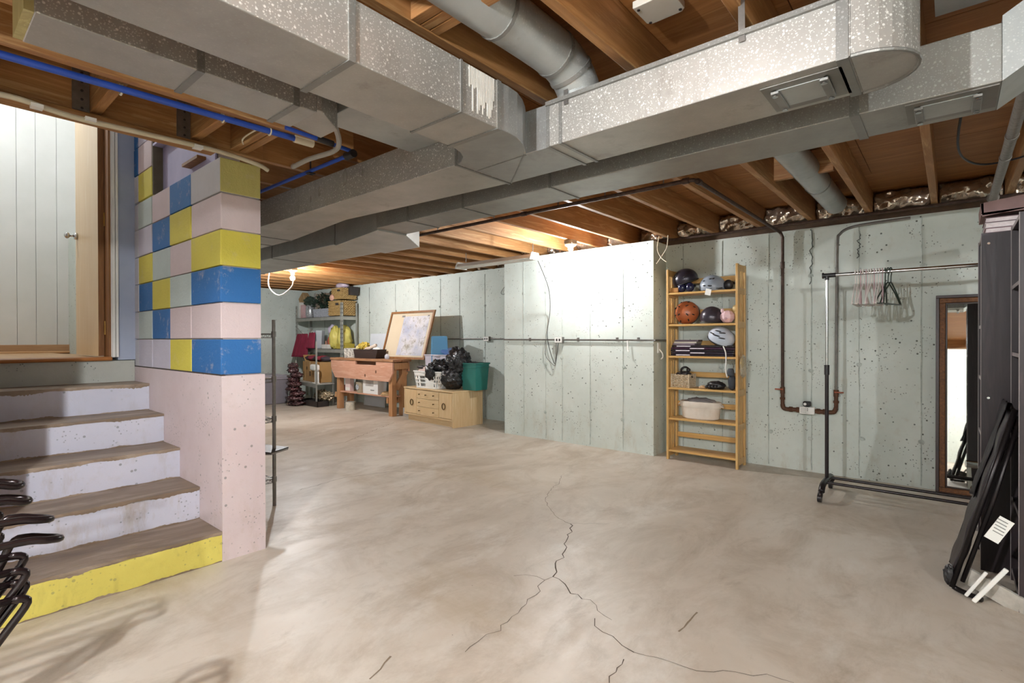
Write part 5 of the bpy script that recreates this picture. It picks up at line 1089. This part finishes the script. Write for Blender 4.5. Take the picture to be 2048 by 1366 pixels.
# ================================================================ STACK OF BLACK WIRE CHAIRS
def chair(k, label):
    """wire armchair nested in a stack; visible arm ends point to +y"""
    t = T('wire_chair', label, 'chair', 'stack of black wire chairs')
    X = -1.60 + .02*k; dz = -.045*k; dy = .014*k; r = .0085
    for x in (X, X-.50):
        s_ = .05 if x == X else -.05
        arm = [(x, -.48+dy, .40+dz), (x, -.46+dy, .77+dz), (x, -.38+dy, .80+dz), (x, 0+dy, .80+dz), (x, .15+dy, .805+dz), (x, .20+dy, .797+dz), (x-s_*.3, .224+dy, .79+dz), (x-s_*.75, .224+dy, .787+dz), (x-s_, .205+dy, .79+dz), (x-s_, .17+dy, .80+dz), (x-s_, .145+dy, .79+dz), (x-s_, .10+dy, .70+dz), (x-s_, -.1+dy, .46+dz)]
        B('arm', G().tube(smoothp(arm, 4), r, 8), M_CH, t, smooth=True)
        for j in (0, 1):
            q = x - s_*.5*j; zz = .632 + .028*(1-k)*2 + .028*j
            leg = [(q, -.44, zz), (q, .10, zz+.004), (q, .155, zz+.004), (q, .178, zz-.002), (q, .176, zz-.02), (q, .13, zz-.085), (q, .0, zz-.28), (q, -.20, .03+.02*j+.03*(1-k)), (q, -.22, .014+.02*j+.03*(1-k)), (q, -.30, .012+.02*j+.03*(1-k)), (q, -.46, .012+.02*j+.03*(1-k))]
            B('leg_frame', G().tube(smoothp(leg, 3), r, 8), M_CH, t, smooth=True)
    g = G(); zs = .60 + .05*(1-k)
    for i in range(9): xx = X - .05 - .05*i; g.tube(smoothp([(xx, .08, zs), (xx, -.15, zs-.03), (xx, -.44, zs)], 3), .0035, 6)
    for i in range(5): yy_ = .06 - .12*i; g.cyl((X, yy_, zs-.012), (X-.5, yy_, zs-.012), .003, 6)
    B('seat_wires', g, M_CH, t)
    B('back_loop', G().tube(smoothp([(X, -.46, .62+dz), (X-.02, -.52, .88+dz), (X-.08, -.535, .93+dz), (X-.42, -.535, .93+dz), (X-.48, -.52, .88+dz), (X-.50, -.46, .62+dz)], 5), r, 8), M_CH, t, smooth=True)
    return t
M_CH = pm('#1b1314', '#241a1b', 14, .25, .4)
chair(0, 'upper black wire armchair of the stacked pair beside the stairs')
chair(1, 'lower black wire armchair of the stacked pair beside the stairs')

# ================================================================ LAMPS
def bulb(p, strength, label, z_ceiling, col=(.96, .98, 1, 1), name='ceiling_bulb'):
    t = T(name, label, 'light')
    x, y, z = p
    B('lampholder', G().lathe([(.055, 0), (.06, -.012), (.05, -.02), (.03, -.035), (.028, -.06), (.0, -.06)], (x, y, z_ceiling), 20), M_PLWHITE, t, smooth='auto')
    B('junction_box', G().box(x-.05, x+.05, y-.05, y+.05, z_ceiling, z_ceiling+.04), M_STEEL, t, .004)
    zb = z_ceiling-.06
    B('bulb', G().sph((x, y, zb-.06), (.032, .032, .036), 16, 10).cyl((x, y, zb), (x, y, zb-.03), .014, 12, .02), emit('lit_bulb', col, strength), t, smooth=True)
    return t
bulb((-3.08, 4.6, 0), BULB_NEAR, 'lit bare bulb in white lampholder above the projecting concrete wall', JB-.042)
bulb((-7.25, 3.66, 0), BULB_FAR, 'lit bare bulb over the far storage corner beside a looped white cord', JB-.042)
bulb((-.9, -.7, 0), BULB_BEHIND, 'bare bulb in ceiling lampholder on the open floor side', JB-.042)
bulb((-5.9, .1, 0), BULB_HALL, 'hall ceiling bulb at the top of the stairs', 3.9)
bulb((1.9, -1.9, 0), BULB_FILL, 'added fill bulb in ceiling lampholder near the front wall, out of view', JB-.042)

# ================================================================ put each thing's origin at its base
bpy.context.view_layer.update()
def tree(o):
    r = [o]
    for c in o.children: r += tree(c)
    return r
for o in TOP:
    if o.get('kind') == 'structure': continue
    if tuple(o.location) != (0, 0, 0) or o.rotation_euler[2]: continue
    ps = []
    for c in tree(o):
        if c.type == 'MESH':
            mw = c.matrix_world; ps += [mw @ Vector(b) for b in c.bound_box]
    if not ps: continue
    base = Vector(((min(p.x for p in ps)+max(p.x for p in ps))/2, (min(p.y for p in ps)+max(p.y for p in ps))/2, min(p.z for p in ps)))
    if o.type == 'MESH':
        if o.data.users == 1:
            o.data.transform(Matrix.Translation(-base)); o.location = base
            for c in o.children: c.location = Vector(c.location) - base
    else:
        o.location = base
        for c in o.children: c.location = Vector(c.location) - base
